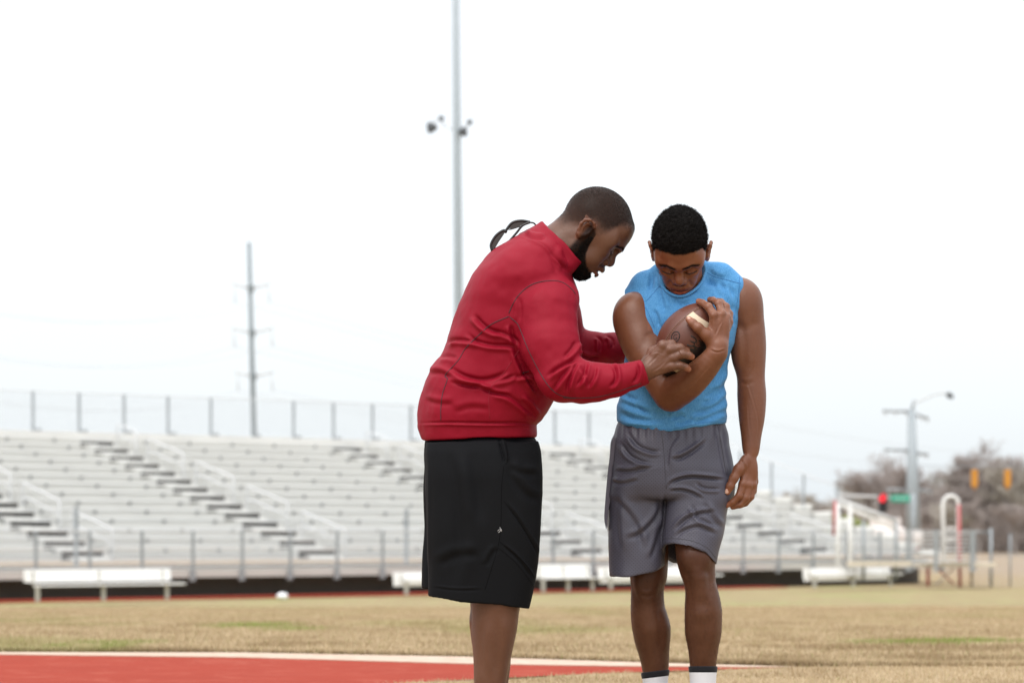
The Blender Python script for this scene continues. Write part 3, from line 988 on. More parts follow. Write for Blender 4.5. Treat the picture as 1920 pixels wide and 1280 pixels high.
# utility pole with lamp and crossarms at the right
YU = 135.0
up_ = empty("utility_pole", at(1712, 1035, YU), label="thick tapered grey pole with two crossarms and a curved street lamp", cat="pole")
UL = up_.location
lathe_pole("pole", at(1713, 1035, YU), at(1709, 768, YU), 0.46, 0.20, M_polegrey, up_, UL, 14)
lathe_pole("pole_top", at(1709, 772, YU), at(1714, 750, YU), 0.10, 0.07, M_galv, up_, UL)
for (x0_, y0_), (x1_, y1_) in (((1655, 770), (1704, 771)), ((1718, 776), (1741, 785)), ((1658, 842), (1702, 844)), ((1720, 848), (1741, 852)), ((1662, 917), (1700, 918)), ((1722, 917), (1747, 922))):
    a_, b_ = at(x0_, y0_, YU), at(x1_, y1_, YU)
    pole2("crossarm", a_, b_, 0.085, M_galv, up_, UL, 6)
    for k in (0.1, 0.5, .9):
        q = a_.lerp(b_, k); pole2("insulator", q, q - Vector((0, 0, .22)), 0.05, M_galv_light, up_, UL, 6)
arm = [at(x_, y_, YU) for x_, y_ in ((1713, 756), (1730, 749), (1748, 741), (1765, 737), (1778, 739))]
MB().tube(spline(arm, 4), 0.05, 6).build("lamp_arm", M_galv_light, up_, smooth=True, loc=UL)
MB().tube([at(1774, 738, YU), at(1779, 740, YU), at(1787, 745, YU)], [.07, .17, .10], 8).build("street_lamp_head", M_dark, up_, smooth=True, loc=UL)
M_sign = simple("green_sign_face", (0.02, 0.36, 0.24), 0.5)
mast = empty("signal_mast", at(1700, 1035, YU - 3), label="thin mast arm reaching left from the tapered pole, carrying signal and green sign", cat="signal mast")
ML = mast.location
pole2("mast_arm", at(1712, 934, YU - 3), at(1566, 928, YU - 3), 0.07, M_galv_light, mast, ML)
pole2("mast_post", at(1712, 1035, YU - 3), at(1712, 925, YU - 3), 0.12, M_polegrey, mast, ML)
ss = empty("street_sign", at(1689, 934, YU - 3.3), label="green street name sign hanging on the mast arm left of the pole", cat="sign")
MB().box(at(1688, 934, YU - 3.3), (1.05, .05, .40), bev=.02).build("sign_panel", M_sign, ss, loc=ss.location)
MB().box(at(1688, 934, YU - 3.35), (.80, .012, .10)).build("sign_lettering", simple("pale_sign_lettering", (0.30, 0.55, 0.45), 0.6), ss, loc=ss.location)
M_amber = simple("yellow_signal_housing", (0.56, 0.25, 0.03), 0.6)
def signal(xc, yc, w_, h_, Y, m, label, lit=None, group=None, side=False):
    c = at(xc, yc, Y)
    o_ = empty("traffic_light", c, label=label, cat="traffic light", group=group)
    MB().box(c, (w_, .30 if not side else .34, h_), bev=.05).build("housing", m, o_, loc=c)
    for k in range(0 if m is M_amber else 3):
        z_ = h_ * (.32 - .32 * k)
        mm = lit if (k == 0 and lit) else M_dark
        mb = MB(); mb.tube([c + Vector((0, -.17, z_)), c + Vector((0, -.20, z_))], w_ * .36, 14); mb.build("lens", mm, o_, smooth=False, loc=c)
        mb = MB(); mb.tube([c + Vector((0, -.17, z_ + .02)), c + Vector((0, -.36, z_ + .0))], [w_ * .42, w_ * .40], 14, cap=False)
        if not side: mb.build("visor", m, o_, smooth=True, loc=c)
    return o_
t = NT("red_signal_lens"); t.set((0.8, 0.02, 0.03), 0.4); t.p.inputs["Emission Color"].default_value = (1, 0.03, 0.06, 1); t.p.inputs["Emission Strength"].default_value = 0.55
M_redlit = t.m
c_ = signal(1655, 942, .46, 1.05, YU - 3.4, M_dark, "dark traffic light showing red on the mast arm", lit=M_redlit)
MB().tube([at(1654, 935, YU - 3.8), at(1654, 935, YU - 3.85)], .17, 16).build("red_lamp", M_redlit, c_, loc=c_.location)
signal(1574, 952, .26, .75, YU - 3.4, M_dark, "small dark traffic light at the tip of the mast arm", side=True)
for x_, y_, lb in ((1827, 896, "left of two yellow traffic lights hanging before the bare trees"), (1889, 896, "right of two yellow traffic lights hanging before the bare trees")):
    s_ = signal(x_, y_, .34, .98, YU, M_amber, lb, group="yellow traffic lights on the span wire", side=True)
    MB().tube([at(x_, y_ + 17, YU), at(x_, y_ + 22, YU)], [.14, .02], 8).build("housing_tip", M_amber, s_, loc=s_.location)
    pole2("hanger", at(x_, 874, YU), at(x_, 882, YU), 0.045, M_galv, s_, s_.location, 6)
o = MB().tube([at(1712, 872, YU) + Vector((0, .1, 0)), at(1800, 874, YU), at(1930, 873, YU), at(2080, 866, YU)], .022, 5).build("span_wire", M_galv, None)
tag(o, label="thin span wire holding the two yellow traffic lights", cat="cable")

# ---- chain-link fence at far right
YFn = 86.0
fence = empty("chain_link_fence", at(1880, 1100, YFn), label="grey chain-link fence along the field at the far right", cat="fence")
FLn = fence.location
for x_ in (1822, 1858, 1894, 1930, 1966, 2002):
    h0 = 990 if x_ == 1858 else 1000
    pole2("post", at(x_, 1102, YFn), at(x_, h0, YFn), 0.06 if x_ == 1858 else .035, M_galv, fence, FLn, 6)
pole2("top_rail", at(1822, 997, YFn), at(1858, 997, YFn), 0.03, M_galv, fence, FLn, 6)
pole2("top_rail", at(1858, 1040, YFn), at(2002, 1040, YFn), 0.02, M_galv, fence, FLn, 6)
chainlink("chain_link_mesh", at(1822, 1100, YFn), at(2002, 1100, YFn), 1.15, 0.10, 0.003, M_wire, fence, FLn)

# ---- pale tarpaulin-covered mound and far vehicles
YM = 120.0
mm_ = empty("white_tank", (*at(1660, 1040, YM).xy, -1.3), label="low rounded white trailer beyond the end of the bleachers", cat="trailer")
bm = bmesh.new(); bmesh.ops.create_cube(bm, size=1)
bmesh.ops.bevel(bm, geom=bm.edges[:], offset=.3, segments=5, affect='EDGES')
for v in bm.verts: v.co = Vector((v.co.x * 3.6, v.co.y * 2, v.co.z * 2.0))
me = bpy.data.meshes.new("body"); bm.to_mesh(me); bm.free()
for p in me.polygons: p.use_smooth = True
o = link("trailer_body", me, simple("off_white_paint", (0.72, 0.66, 0.62), 0.5), mm_, loc=(0, 0, 1.62))
MB().box((0, -.98, 1.1), (3.0, .03, .12)).build("side_trim", M_redpost, mm_)
for x_ in (-1.0, 1.0):
    mb = MB(); mb.tube([Vector((x_, -.95, .38)), Vector((x_, -.7, .38))], .38, 16); mb.build("wheel", M_dark, mm_)
def car(xc, yg, Y, L_, hgt, m, label, van=False):
    c = at(xc, yg, Y); z0 = -1.3
    o_ = empty("parked_car", (c.x, c.y, z0), label=label, cat="van" if van else "car", group="vehicles parked far away at the right")
    prof = [(-.5, .25), (-.5, .55), (-.42, .62), (-.28, .95), (.16, .97), (.30, .64), (.48, .55), (.5, .25)] if not van else [(-.5, .2), (-.5, .95), (-.46, 1.0), (.30, 1.0), (.40, .62), (.5, .55), (.5, .2)]
    vs = [(x * L_, s__, z * hgt) for s__ in (-.85, .85) for x, z in prof]; n_ = len(prof)
    fs = [tuple(range(n_))[::-1], tuple(range(n_, 2 * n_))] + [(i, (i + 1) % n_, n_ + (i + 1) % n_, n_ + i) for i in range(n_)]
    MB().add(vs, fs).build("body", m, o_)
    wnd = [(-.26, .64), (-.20, .88), (.12, .90), (.22, .64)] if not van else [(.12, .6), (.12, .92), (.28, .92), (.34, .62)]
    MB().add([(x * L_, -.86, z * hgt) for x, z in wnd] + [(x * L_, -.84, z * hgt) for x, z in wnd], [(0, 1, 2, 3), (7, 6, 5, 4), (0, 4, 5, 1), (1, 5, 6, 2), (2, 6, 7, 3), (3, 7, 4, 0)]).build("window", M_dark, o_)
    for x_ in (-.32, .32):
        MB().tube([Vector((x_ * L_, -.88, .33)), Vector((x_ * L_, -.62, .33))], .33, 14).build("wheel", M_dark, o_)
    return o_
M_cw = simple("white_car_paint", (0.72, 0.72, 0.72), 0.3); M_cb = simple("pale_blue_car_paint", (0.45, 0.55, 0.62), 0.3)
car(1902, 1030, 240, 4.6, 1.7, M_cw, "white car parked far off below the bare trees", van=True)
car(1862, 1031, 240, 3.6, 1.45, M_cb, "pale blue car parked far off left of the white one")
car(1960, 1030, 245, 4.4, 1.5, M_cw, "white car parked at the far right edge of the picture")

# ---- bare winter trees
M_bark = simple("grey_brown_bark", (0.27, 0.245, 0.23), 0.9, var=0.2)
M_twig = simple("brown_twigs", (0.34, 0.295, 0.27), 0.9, var=0.2)
M_bud = simple("pale_bud_twigs", (0.40, 0.37, 0.32), 0.9, var=0.2)
def tree_mesh(seed, hgt=9.0, spread=1.0, dens=1.0):
    rg = random.Random(seed); T = MB(); segs_ = []
    def grow(p, d, L_, r, lv):
        n_ = 3 if lv < 3 else 2
        pts = [p]; dd = d
        for k in range(n_):
            dd = (dd + Vector((rg.gauss(0, .14), rg.gauss(0, .14), rg.gauss(.05, .10)))).normalized()
            pts.append(pts[-1] + dd * L_ / n_)
        if lv < 2: T.tube(pts, [r * (1 - .45 * i / n_) for i in range(n_ + 1)], 6, cap=False)
        else:
            for i in range(n_): segs_.append((pts[i], pts[i + 1], r * (1 - .4 * i / n_)))
        if lv >= 5: return
        kids = [4, 5, 5, 5, 4][lv]
        kids = max(2, int(round(kids * dens + rg.uniform(-.8, .8))))
        for k in range(kids):
            t_ = rg.uniform(.35, 1.0) if lv else rg.uniform(.4, 1.0)
            i = min(n_ - 1, int(t_ * n_)); q = pts[i].lerp(pts[i + 1], t_ * n_ - i)
            ax_ = Vector((rg.gauss(0, 1), rg.gauss(0, 1), rg.gauss(0, .5))).normalized()
            nd = (dd + ax_ * rg.uniform(.55, 1.0) * spread + Vector((0, 0, .12))).normalized()
            grow(q, nd, L_ * rg.uniform(.55, .75), r * (.52 if lv < 3 else .6), lv + 1)
    grow(Vector((0, 0, 0)), Vector((rg.uniform(-.08, .08), rg.uniform(-.08, .08), 1)), hgt * .36, hgt * .024, 0)
    trunk = T.build("trunk", M_bark, mesh_only=True)
    A = np.array([tuple(s[0]) for s in segs_]); B = np.array([tuple(s[1]) for s in segs_]); r = np.maximum(np.array([s[2] for s in segs_]), .014)[:, None]
    D = B - A; D /= np.linalg.norm(D, axis=1, keepdims=True)
    E1 = np.cross(D, np.array([.3, .5, .8])); E1 /= np.linalg.norm(E1, axis=1, keepdims=True); E2 = np.cross(D, E1)
    V = np.stack([P_ + (E1 * math.cos(w) + E2 * math.sin(w)) * rr for P_, rr in ((A, r), (B, r * .7)) for w in (0, 2.094, 4.189)], 1).reshape(-1, 3)
    b = np.arange(len(A))[:, None] * 6
    Fq = np.concatenate([b + np.array([[j, (j + 1) % 3, 3 + (j + 1) % 3, 3 + j]]) for j in range(3)])
    return trunk, mesh_np("crown", V, Fq, 4, False)
TREES = [tree_mesh(s, 9.0, sp, dn) for s, sp, dn in ((1, 1.0, 1.0), (2, 1.15, 1.05), (5, .9, 1.0))]
for k, (tr, crn) in enumerate(TREES): crn.materials.append([M_twig, M_twig, M_bud][k])
tl = [(1668, 232, 11.2, 0, "bare tree left of the tapered utility pole, its crown clear of the rest"),
      (1628, 236, 11.6, 1, "smaller bare tree behind the red traffic light"), (1600, 250, 9.4, 2, "lowest bare tree at the left end of the wood"),
      (1705, 240, 8.6, 1, "bare tree directly behind the tapered utility pole"), (1752, 246, 9.8, 0, "bare tree just right of the tapered utility pole"),
      (1790, 236, 10.4, 2, "bare tree behind the white hoop ladder"), (1822, 228, 9.6, 1, "bare tree behind the left yellow traffic light"),
      (1858, 232, 13.0, 0, "tall bare tree between the two yellow traffic lights"), (1892, 226, 10.8, 2, "bare tree behind the right yellow traffic light"),
      (1925, 230, 13.4, 1, "bare tree cut by the right edge of the picture"), (1975, 234, 10.6, 0, "bare tree just beyond the right edge of the picture"),
      (1735, 262, 8.4, 2, "paler bare tree deep behind the utility pole"), (1842, 262, 10.4, 1, "bare tree deep in the wood behind the traffic lights"), (1650, 262, 12.6, 0, "bare tree deep behind the red traffic light"),
      (1545, 300, 8.0, 1, "bare tree seen low over the side fence of the bleachers"), (1500, 300, 9.2, 2, "pale bare tree seen through the side fence of the bleachers"), (1470, 310, 8.6, 0, "bare tree left of the others behind the side fence"),
      (1565, 310, 7.0, 2, "small pale bare tree between bleachers and handrail"), (1905, 262, 9.8, 2, "bare tree deep behind the right yellow traffic light"),
      (1690, 275, 10.4, 2, "pale bare tree deep behind the green street sign"), (1768, 280, 10.6, 1, "bare tree deep behind the white hoop ladder"), (1808, 275, 11.4, 0, "bare tree deep in the wood left of the left yellow traffic light"),
      (1875, 285, 12.6, 2, "tallest pale tree deep in the wood between the yellow traffic lights"), (1945, 270, 12.0, 1, "bare tree deep in the wood at the right edge"), (1715, 222, 5.6, 0, "low bare tree at the foot of the tapered pole"),
      (1775, 220, 6.2, 2, "low bare tree just behind the hoop ladder"), (1838, 220, 6.4, 0, "low bare tree under the left yellow traffic light"), (1905, 218, 6.6, 1, "low bare tree under the right yellow traffic light")]
rg = random.Random(3)
for x_, Y_, hh_, k, lb in tl:
    c = at(x_, 1000, Y_)
    root = empty("bare_tree", (c.x, c.y, -1.3), rg.uniform(0, 6), label=lb, cat="tree", group="bare winter trees beyond the road")
    sc3 = hh_ / 9.0 * 1.0
    root.scale = (sc3 * 1.25, sc3 * 1.25, sc3)
    link("trunk", TREES[k][0], None, root); link("crown", TREES[k][1], None, root)
# thicket under the trees
rng = np.random.default_rng(5)
n = 60000
tx_ = 32 + 32 * rng.random(n) ** .8; ty_ = rng.uniform(224, 262, n)
V = []
A = np.stack([tx_, ty_, np.full(n, -1.3)], -1); A[:, 2] += rng.uniform(0, 3.4, n) ** 1.1
D = rng.normal(size=(n, 3)) * np.array([.7, .7, .25]) + np.array([0, 0, 1]); D /= np.linalg.norm(D, axis=1, keepdims=True)
L_ = rng.uniform(.5, 1.9, n)[:, None]; E1 = np.cross(D, rng.normal(size=(n, 3))); E1 /= np.linalg.norm(E1, axis=1, keepdims=True); E2 = np.cross(D, E1)
V = np.stack([A + E1 * .022, A - E1 * .011 + E2 * .019, A - E1 * .011 - E2 * .019, A + D * L_], 1).reshape(-1, 3)
b = np.arange(n)[:, None] * 4
Fq = np.concatenate([b + np.array([[0, 1, 3]]), b + np.array([[1, 2, 3]]), b + np.array([[2, 0, 3]])])
tag(link("undergrowth", mesh_np("undergrowth", V, Fq, 3, False), M_twig), kind="stuff")
# yellow-green bush by the ramp
rng = np.random.default_rng(6); n = 6000
D = rng.normal(size=(n, 3)); D /= np.linalg.norm(D, axis=1, keepdims=True)
Pb = D * rng.uniform(.5, 1, n)[:, None] * np.array([1.9, 1.2, 1.15]) * (0.7 + .5 * vnoise(D * 2.2 + 5)[:, None]); Pb[:, 2] = Pb[:, 2] + 1.15
a1_ = rng.normal(size=(n, 3)) * .09; a2_ = rng.normal(size=(n, 3)) * .09
V = np.stack([Pb, Pb + a1_, Pb + a2_], 1).reshape(-1, 3)
bu_ = empty("green_bush", (*at(1592, 1000, 170).xy, -.6), label="yellow-green bush seen under the white sloping handrail", cat="bush")
link("foliage", mesh_np("foliage", V, np.arange(3 * n).reshape(-1, 3), 3, False), simple("yellow_green_leaves", (0.30, 0.34, 0.10), 0.8, var=.2), bu_)
mb = MB()
for k in range(7): mb.tube([Vector((rg.uniform(-.5, .5), rg.uniform(-.3, .3), -.7)), Vector((rg.uniform(-1.2, 1.2), rg.uniform(-.5, .5), 1.2))], [.05, .02], 5)
mb.build("stems", M_bark, bu_)

# ================================================================== the people
def skin_mat(name, base, dark, warm):
    t = NT(name)
    a = t.attr("tint")
    n1 = t.noise(9, 5, 0.6); n2 = t.noise(160, 3, 0.6)
    c = t.mix(t.ramp(n1, [(0.3, (0, 0, 0)), (0.7, (1, 1, 1))]), base, warm)
    c = t.mix(t.math('MULTIPLY', t.ramp(n2, [(0.5, (0, 0, 0)), (0.72, (1, 1, 1))]), 0.12), c, dark)
    c = t.mix(1.0, c, a.outputs["Color"], 'MULTIPLY')
    h = t.math('ADD', t.math('MULTIPLY', t.noise(420, 3, 0.6), 0.5), t.noise(90, 4, 0.6))
    t.bump(h, 0.45, 0.0014)
    r = t.math('MULTIPLY_ADD', t.noise(45, 4), 0.25, 0.28)
    t.set(c, r)
    t.p.inputs["Subsurface Weight"].default_value = 0.08
    t.p.inputs["Subsurface Radius"].default_value = (0.9, 0.35, 0.2)
    t.p.inputs["Subsurface Scale"].default_value = 0.006
    sp_ = t.math('MULTIPLY', t.math('ADD', a.outputs["Fac"], 0.25), 0.27); t.l.new(sp_, t.p.inputs["Specular IOR Level"])
    return t.m

def cloth_mat(name, base, dark, rough=0.75, weave=900.0, heather=0.0, sheen=0.15, bump=0.25, fleck=None, spec=0.12):
    t = NT(name)
    c = t.mix(t.noise(6, 4), base, tuple(q * 0.9 for q in base[:3]))
    if heather:
        v = t.new("ShaderNodeVectorMath", operation='MULTIPLY'); t.l.new(t.tc.outputs["Object"], v.inputs[0])
        v.inputs[1].default_value = (1.0, 1.0, 0.45)
        f = t.ramp(t.noise(330, 3, 0.7, vec=v.outputs[0]), [(0.38, (0, 0, 0)), (0.66, (1, 1, 1))])
        c = t.mix(t.math('MULTIPLY', f, heather), c, fleck)
    w = t.noise(weave, 2, 0.5)
    c = t.mix(t.math('MULTIPLY', w, 0.25), c, dark)
    h = t.math('ADD', w, t.math('MULTIPLY', t.noise(24, 5, 0.6), 1.6))
    t.bump(h, bump, 0.0012)
    t.set(c, rough)
    t.p.inputs["Sheen Weight"].default_value = sheen
    t.p.inputs["Sheen Roughness"].default_value = 0.4
    t.p.inputs["Specular IOR Level"].default_value = spec
    return t.m

M_coach_skin = skin_mat("dark_skin", (0.098, 0.045, 0.026), (0.05, 0.022, 0.013), (0.120, 0.057, 0.034))
M_boy_skin = skin_mat("brown_skin", (0.142, 0.051, 0.024), (0.075, 0.026, 0.012), (0.170, 0.066, 0.033))
M_red = cloth_mat("red_knit", (0.262, 0.0028, 0.017), (0.19, 0.002, 0.012), 0.6, sheen=0.0, spec=0.16)
M_redline = simple("dark_piping", (0.055, 0.010, 0.018), 0.7, scale=60)
M_black = cloth_mat("black_knit", (0.0070, 0.0075, 0.009), (0.0035, 0.0035, 0.004), 0.75, sheen=0.0, bump=0.18, spec=0.1)
M_blackline = simple("black_stitching", (0.003, 0.003, 0.0035), 0.95)
M_blackline.node_tree.nodes["Principled BSDF"].inputs["Specular IOR Level"].default_value = 0.05
M_blue = cloth_mat("heather_blue", (0.062, 0.235, 0.49), (0.045, 0.2, 0.46), 0.72, heather=0.6, fleck=(0.15, 0.40, 0.68), bump=0.14, sheen=0.1)
M_blueline = simple("blue_stitching", (0.035, 0.16, 0.38), 0.8)
M_white_cloth = cloth_mat("white_cotton", (0.75, 0.76, 0.80), (0.6, 0.6, 0.65), 0.85)
M_black_cloth = cloth_mat("black_cotton", (0.02, 0.02, 0.024), (0.01, 0.01, 0.012), 0.85)
M_hair = simple("black_hair", (0.009, 0.007, 0.006), 0.8, scale=200)
M_hair.node_tree.nodes["Principled BSDF"].inputs["Specular IOR Level"].default_value = 0.15
M_stubble = simple("cropped_hair", (0.028, 0.020, 0.016), 0.8, scale=200)
M_lash = simple("eyelash_black", (0.006, 0.004, 0.004), 0.6)
M_nail = simple("fingernail", (0.42, 0.23, 0.17), 0.35)
M_nail2 = simple("pale_fingernail", (0.55, 0.33, 0.25), 0.35)
M_shoe = simple("black_shoe_leather", (0.02, 0.02, 0.022), 0.45)
M_sole = simple("white_rubber_sole", (0.55, 0.55, 0.53), 0.7)

def mesh_short_mat():
    """grey basketball mesh: rows of small holes"""
    t = NT("grey_mesh_fabric")
    sx = t.new("ShaderNodeSeparateXYZ"); t.l.new(t.tc.outputs["Object"], sx.inputs[0])
    k = 2 * math.pi / 0.0105
    a = t.math('SINE', t.math('MULTIPLY', sx.outputs[0], k))
    b = t.math('SINE', t.math('MULTIPLY', sx.outputs[2], k))
    d = t.math('MULTIPLY', a, b)
    hole = t.ramp(d, [(0.42, (0, 0, 0)), (0.8, (1, 1, 1))])
    side = t.attr("plain")
    hole = t.math('MULTIPLY', hole, t.math('SUBTRACT', 1.0, side.outputs["Fac"]))
    c = t.mix(t.noise(7, 4), (0.070, 0.067, 0.093), (0.057, 0.055, 0.077))
    c = t.mix(t.math('MULTIPLY', hole, 0.7), c, (0.022, 0.021, 0.028))
    t.bump(t.math('ADD', t.math('MULTIPLY', hole, -1.0), t.math('MULTIPLY', t.noise(24, 5), 1.4)), 0.3, 0.0012)
    t.set(c, 0.5)
    t.p.inputs["Specular IOR Level"].default_value = 0.45
    return t.m
M_shorts = mesh_short_mat()
M_shorts_plain = cloth_mat("grey_satin_panel", (0.12, 0.112, 0.14), (0.09, 0.085, 0.11), 0.45)

class Head:
    def __init__(s, C, pitch, yaw, k, prof):
        """prof True: looks along +x; else looks at the camera (-z). pitch = forward tilt"""
        s.C = np.array(C, float); s.k = k
        c, n = math.cos(pitch), math.sin(pitch)
        fx = np.array([math.cos(yaw), 0, math.sin(yaw)]) if prof else np.array([math.sin(yaw), 0, -math.cos(yaw)])
        dn = np.array([0, 1.0, 0])
        s.f = fx * c + dn * n
        s.u = -dn * c + fx * n
        s.s = np.cross(s.f, s.u)
    def P(s, f, u, d): return s.C + s.k * (f * s.f + u * s.u + d * s.s)
    def local(s, V):
        q = (V - s.C) / s.k
        return np.stack([q @ s.f, q @ s.u, q @ s.s], -1)
    @property
    def ax(s): return [s.f, s.u, s.s]
    def ell(s, sc, c, r, k=6, mode='u', tilt=0.0):
        ax = s.ax
        if tilt:
            ct, st = math.cos(tilt), math.sin(tilt)
            ax = [s.f * ct + s.u * st, s.u * ct - s.f * st, s.s]
        sc.ell(s.P(*c), np.array(r) * s.k, k * s.k, mode, ax)
    def chain(s, sc, pts, k=5, mode='u'):
        sc.chain([(*s.P(*p[:3]), p[3] * s.k) for p in pts], k * s.k, mode)
    def build(s, sc, wide=1.0, jaw=1.0, nose=1.0, lips=1.0, lipf=0.0, beard=False, mouth_open=0.0, chin=0.0, face=1.0, ear=0.0):
        w = wide
        s.ell(sc, (-13, 24, 0), (65, 62, 50 * w), 0)
        s.ell(sc, (8, 16, 0), (47, 46, 47 * w), 18)
        s.ell(sc, (12, -26, 0), (37.5, 50, 38 * w * face), 16)
        for d in (-1, 1):
            s.chain(sc, [(-16, -20, 39 * d * w * (face + 1) / 2, 9), (-12, -46, 35 * d * w * jaw, 10), (26, -66, 12 * d * jaw, 11)], 16)
            s.ell(sc, (30, -10, 29 * d * w * (face + 1) / 2), (14, 12, 13), 12)             # cheek bone
            s.ell(sc, (26, -32, 24 * d * w * face), (18, 18, 14), 12)
            s.ell(sc, (24, 12, 40 * d * w), (18, 18, 9), 10)               # temple
        s.ell(sc, (33 + chin * 0.3, -62 + chin, 0), (14, 12, 16), 10)       # chin
        s.ell(sc, (35, -42, 0), (16.5, 18, 21), 10)                         # muzzle
        s.chain(sc, [(35, 15, -28 * w, 9), (45, 14, -12, 10.5), (46, 12, 0, 9.5), (45, 14, 12, 10.5), (35, 15, 28 * w, 9)], 9)
        s.ell(sc, (38, 40, 0), (13, 20, 30), 14)                           # forehead
        for d in (-1, 1):
            s.ell(sc, (50, 0, 19 * d), (8, 7.5, 12), 9, 's')                # eye socket
            s.ell(sc, (54, -8, 15 * d), (6, 8, 7), 9, 's')
            s.ell(sc, (37.4, -0.5, 19.5 * d), (9.8, 9.2, 11.5), 3)               # lidded eye
            s.chain(sc, [(38.5, 6.2, 10 * d, 2.0), (42.5, 7.5, 18 * d, 2.4), (38, 4.5, 29 * d, 2.0)], 3.5)
            s.chain(sc, [(44.6, -3.2, 12.5 * d, 1.7), (47.6, -4.2, 18 * d, 2.0), (45.2, -3.8, 24 * d, 1.9), (40.5, -2.4, 29.5 * d, 1.5)], 2.5)
        # nose
        s.chain(sc, [(44, 9, 0, 6), (48.5, -3, 0, 5.5), (54.5, -16, 0, 7.2), (56.5, -20, 0, 7.6)], 7)
        for d in (-1, 1):
            s.ell(sc, (48.5, -23.5, 8.6 * d * nose), (8.2, 6.4, 5.8), 4)
            s.ell(sc, (50.5, -30.5, 4.8 * d * nose), (4.2, 3.2, 2.6), 1.5, 's')
            s.chain(sc, [(47, -26, 18 * d * nose, 1.2), (44, -36, 22 * d, 1.0)], 6, 's')
        # mouth
        l = lips
        s.chain(sc, [(40, -44.5, -15.5, 2.2), (47 + lipf, -39.8, -7.5, 4.4 * l), (49.5 + lipf, -40.2, 0, 4.2 * l), (47 + lipf, -39.8, 7.5, 4.4 * l), (40, -44.5, 15.5, 2.2)], 3.5)
        if lipf: s.ell(sc, (37 + lipf, -38, 0), (13, 9, 15), 8)
        lo = -50.5 - mouth_open
        s.chain(sc, [(39.5, lo + 4, -14.5, 2.2), (45.5, lo + 0.5, -7, 4.8 * l), (47.6 + lipf * .5, lo, 0, 5.3 * l), (45.5, lo + .5, 7, 4.8 * l), (39.5, lo + 4, 14.5, 2.2)], 3)
        mz = 1.0 + mouth_open * 0.5
        my = -45.0 - mouth_open * 0.5
        s.chain(sc, [(44.5, my - .3, -15, 0.9), (52, my + .2, -7, mz), (54.5, my - 0.4, 0, mz * 1.1), (52, my + .2, 7, mz), (44.5, my - .3, 15, 0.9)], 2.0, 's')
        s.ell(sc, (45, -58, 0), (6, 3.6, 12), 6, 's')                       # under the lip
        # ears
        for d in (-1, 1):
            e = 47.5 * w + ear
            s.ell(sc, (-21, -5, (e + 2) * d), (11.5, 18.5, 4.5), 4, tilt=-0.12)
            s.ell(sc, (-14, -5, (e - 3) * d), (6, 14, 7), 5)
            s.ell(sc, (-18, -3, (e + 7.5) * d), (7.5, 12.5, 5.4), 2.5, 's', tilt=-0.12)
            rim = [(-10, 1, e + 2, 2.2), (-9.5, 9, e + 5, 2.6), (-15, 15.5, e + 8, 2.9), (-23.5, 16, e + 9.5, 3.0), (-31.5, 9, e + 9.5, 3.0),
                   (-33, -1, e + 8, 2.8), (-29.5, -11, e + 5.5, 2.7), (-24, -18, e + 3.5, 3.2), (-19, -21.5, e + 1.5, 3.8)]
            s.chain(sc, [(a, b, c * d, r) for a, b, c, r in rim], 2.5)
            s.chain(sc, [(-15.5, 8.5, (e + 5) * d, 1.9), (-24, 8, (e + 6) * d, 2.1), (-26.5, -2, (e + 5) * d, 2.1), (-22, -12, (e + 3) * d, 2.2)], 2.2)
            s.ell(sc, (-10.5, -6, (e + 2.5) * d), (2.8, 4.2, 2.6), 2)       # tragus

def strands(P, N, length, rad, parent, origin, name, m, lay=None, curl=0.0, seg=1, kind=None):
    """hairs as thin tapered prisms (curl > 0: little coils)"""
    n = len(P); rng = np.random.default_rng(11)
    D = N + rng.normal(0, 0.35, P.shape) + (lay if lay is not None else 0)
    D /= np.linalg.norm(D, axis=1, keepdims=True)
    A = np.cross(D, rng.normal(size=P.shape)); A /= np.linalg.norm(A, axis=1, keepdims=True)
    Bv = np.cross(D, A)
    L = length * rng.uniform(0.6, 1.25, n)[:, None]
    rings = []
    ph = rng.uniform(0, 6.28, n)[:, None]
    for q in range(seg + 1):
        t = q / seg
        c = P + D * L * t
        if curl:
            c = c + (A * np.cos(ph + t * 9.0) + Bv * np.sin(ph + t * 9.0)) * curl * (0.3 + t)
        r = rad * (1 - 0.55 * t)
        ring = [c + (A * math.cos(w) + Bv * math.sin(w)) * r for w in (0, 2.094, 4.189)]
        rings.append(np.stack(ring, 1))
    R = np.stack(rings, 1)            # n, seg+1, 3, 3
    V = R.reshape(-1, 3)
    base = (np.arange(n) * (seg + 1) * 3)[:, None]
    Fs = []
    for q in range(seg):
        for j in range(3):
            j2 = (j + 1) % 3
            Fs.append(np.stack([base[:, 0] + q * 3 + j, base[:, 0] + q * 3 + j2, base[:, 0] + (q + 1) * 3 + j2, base[:, 0] + (q + 1) * 3 + j], -1))
    X, Y, Z = px(V[:, 0], V[:, 1], V[:, 2])
    W = np.stack([X, Y, Z], -1) - np.array(origin)
    o = link(name, mesh_np(name, W, np.concatenate(Fs), 4), m, parent)
    if kind: o["kind"] = kind
    return o

def bvh_of(V, Q):
    return BVHTree.FromPolygons([tuple(v) for v in V.tolist()], [tuple(q) for q in Q.tolist()])

def on_skin(bvh, pts, lift=.3, n=4):
    o = []
    for p in spline(pts, n):
        q = bvh.find_nearest(Vector(tuple(p)))
        o.append(q[0] + q[1] * lift)
    return o

def trace(bvh, pts, n=6, start=-600.0, lift=0.0):
    """lay a line on the front of a surface"""
    o = []
    for p in spline(pts, n):
        h = bvh.ray_cast(Vector((p[0], p[1], start)), Vector((0, 0, 1)))
        if h[0] is None: continue
        q = h[0] + h[1] * lift * (1 if h[1].z < 0 else -1)
        if o and abs(q.z - o[-1].z) > 14: 
            break
        o.append(q)
    return o

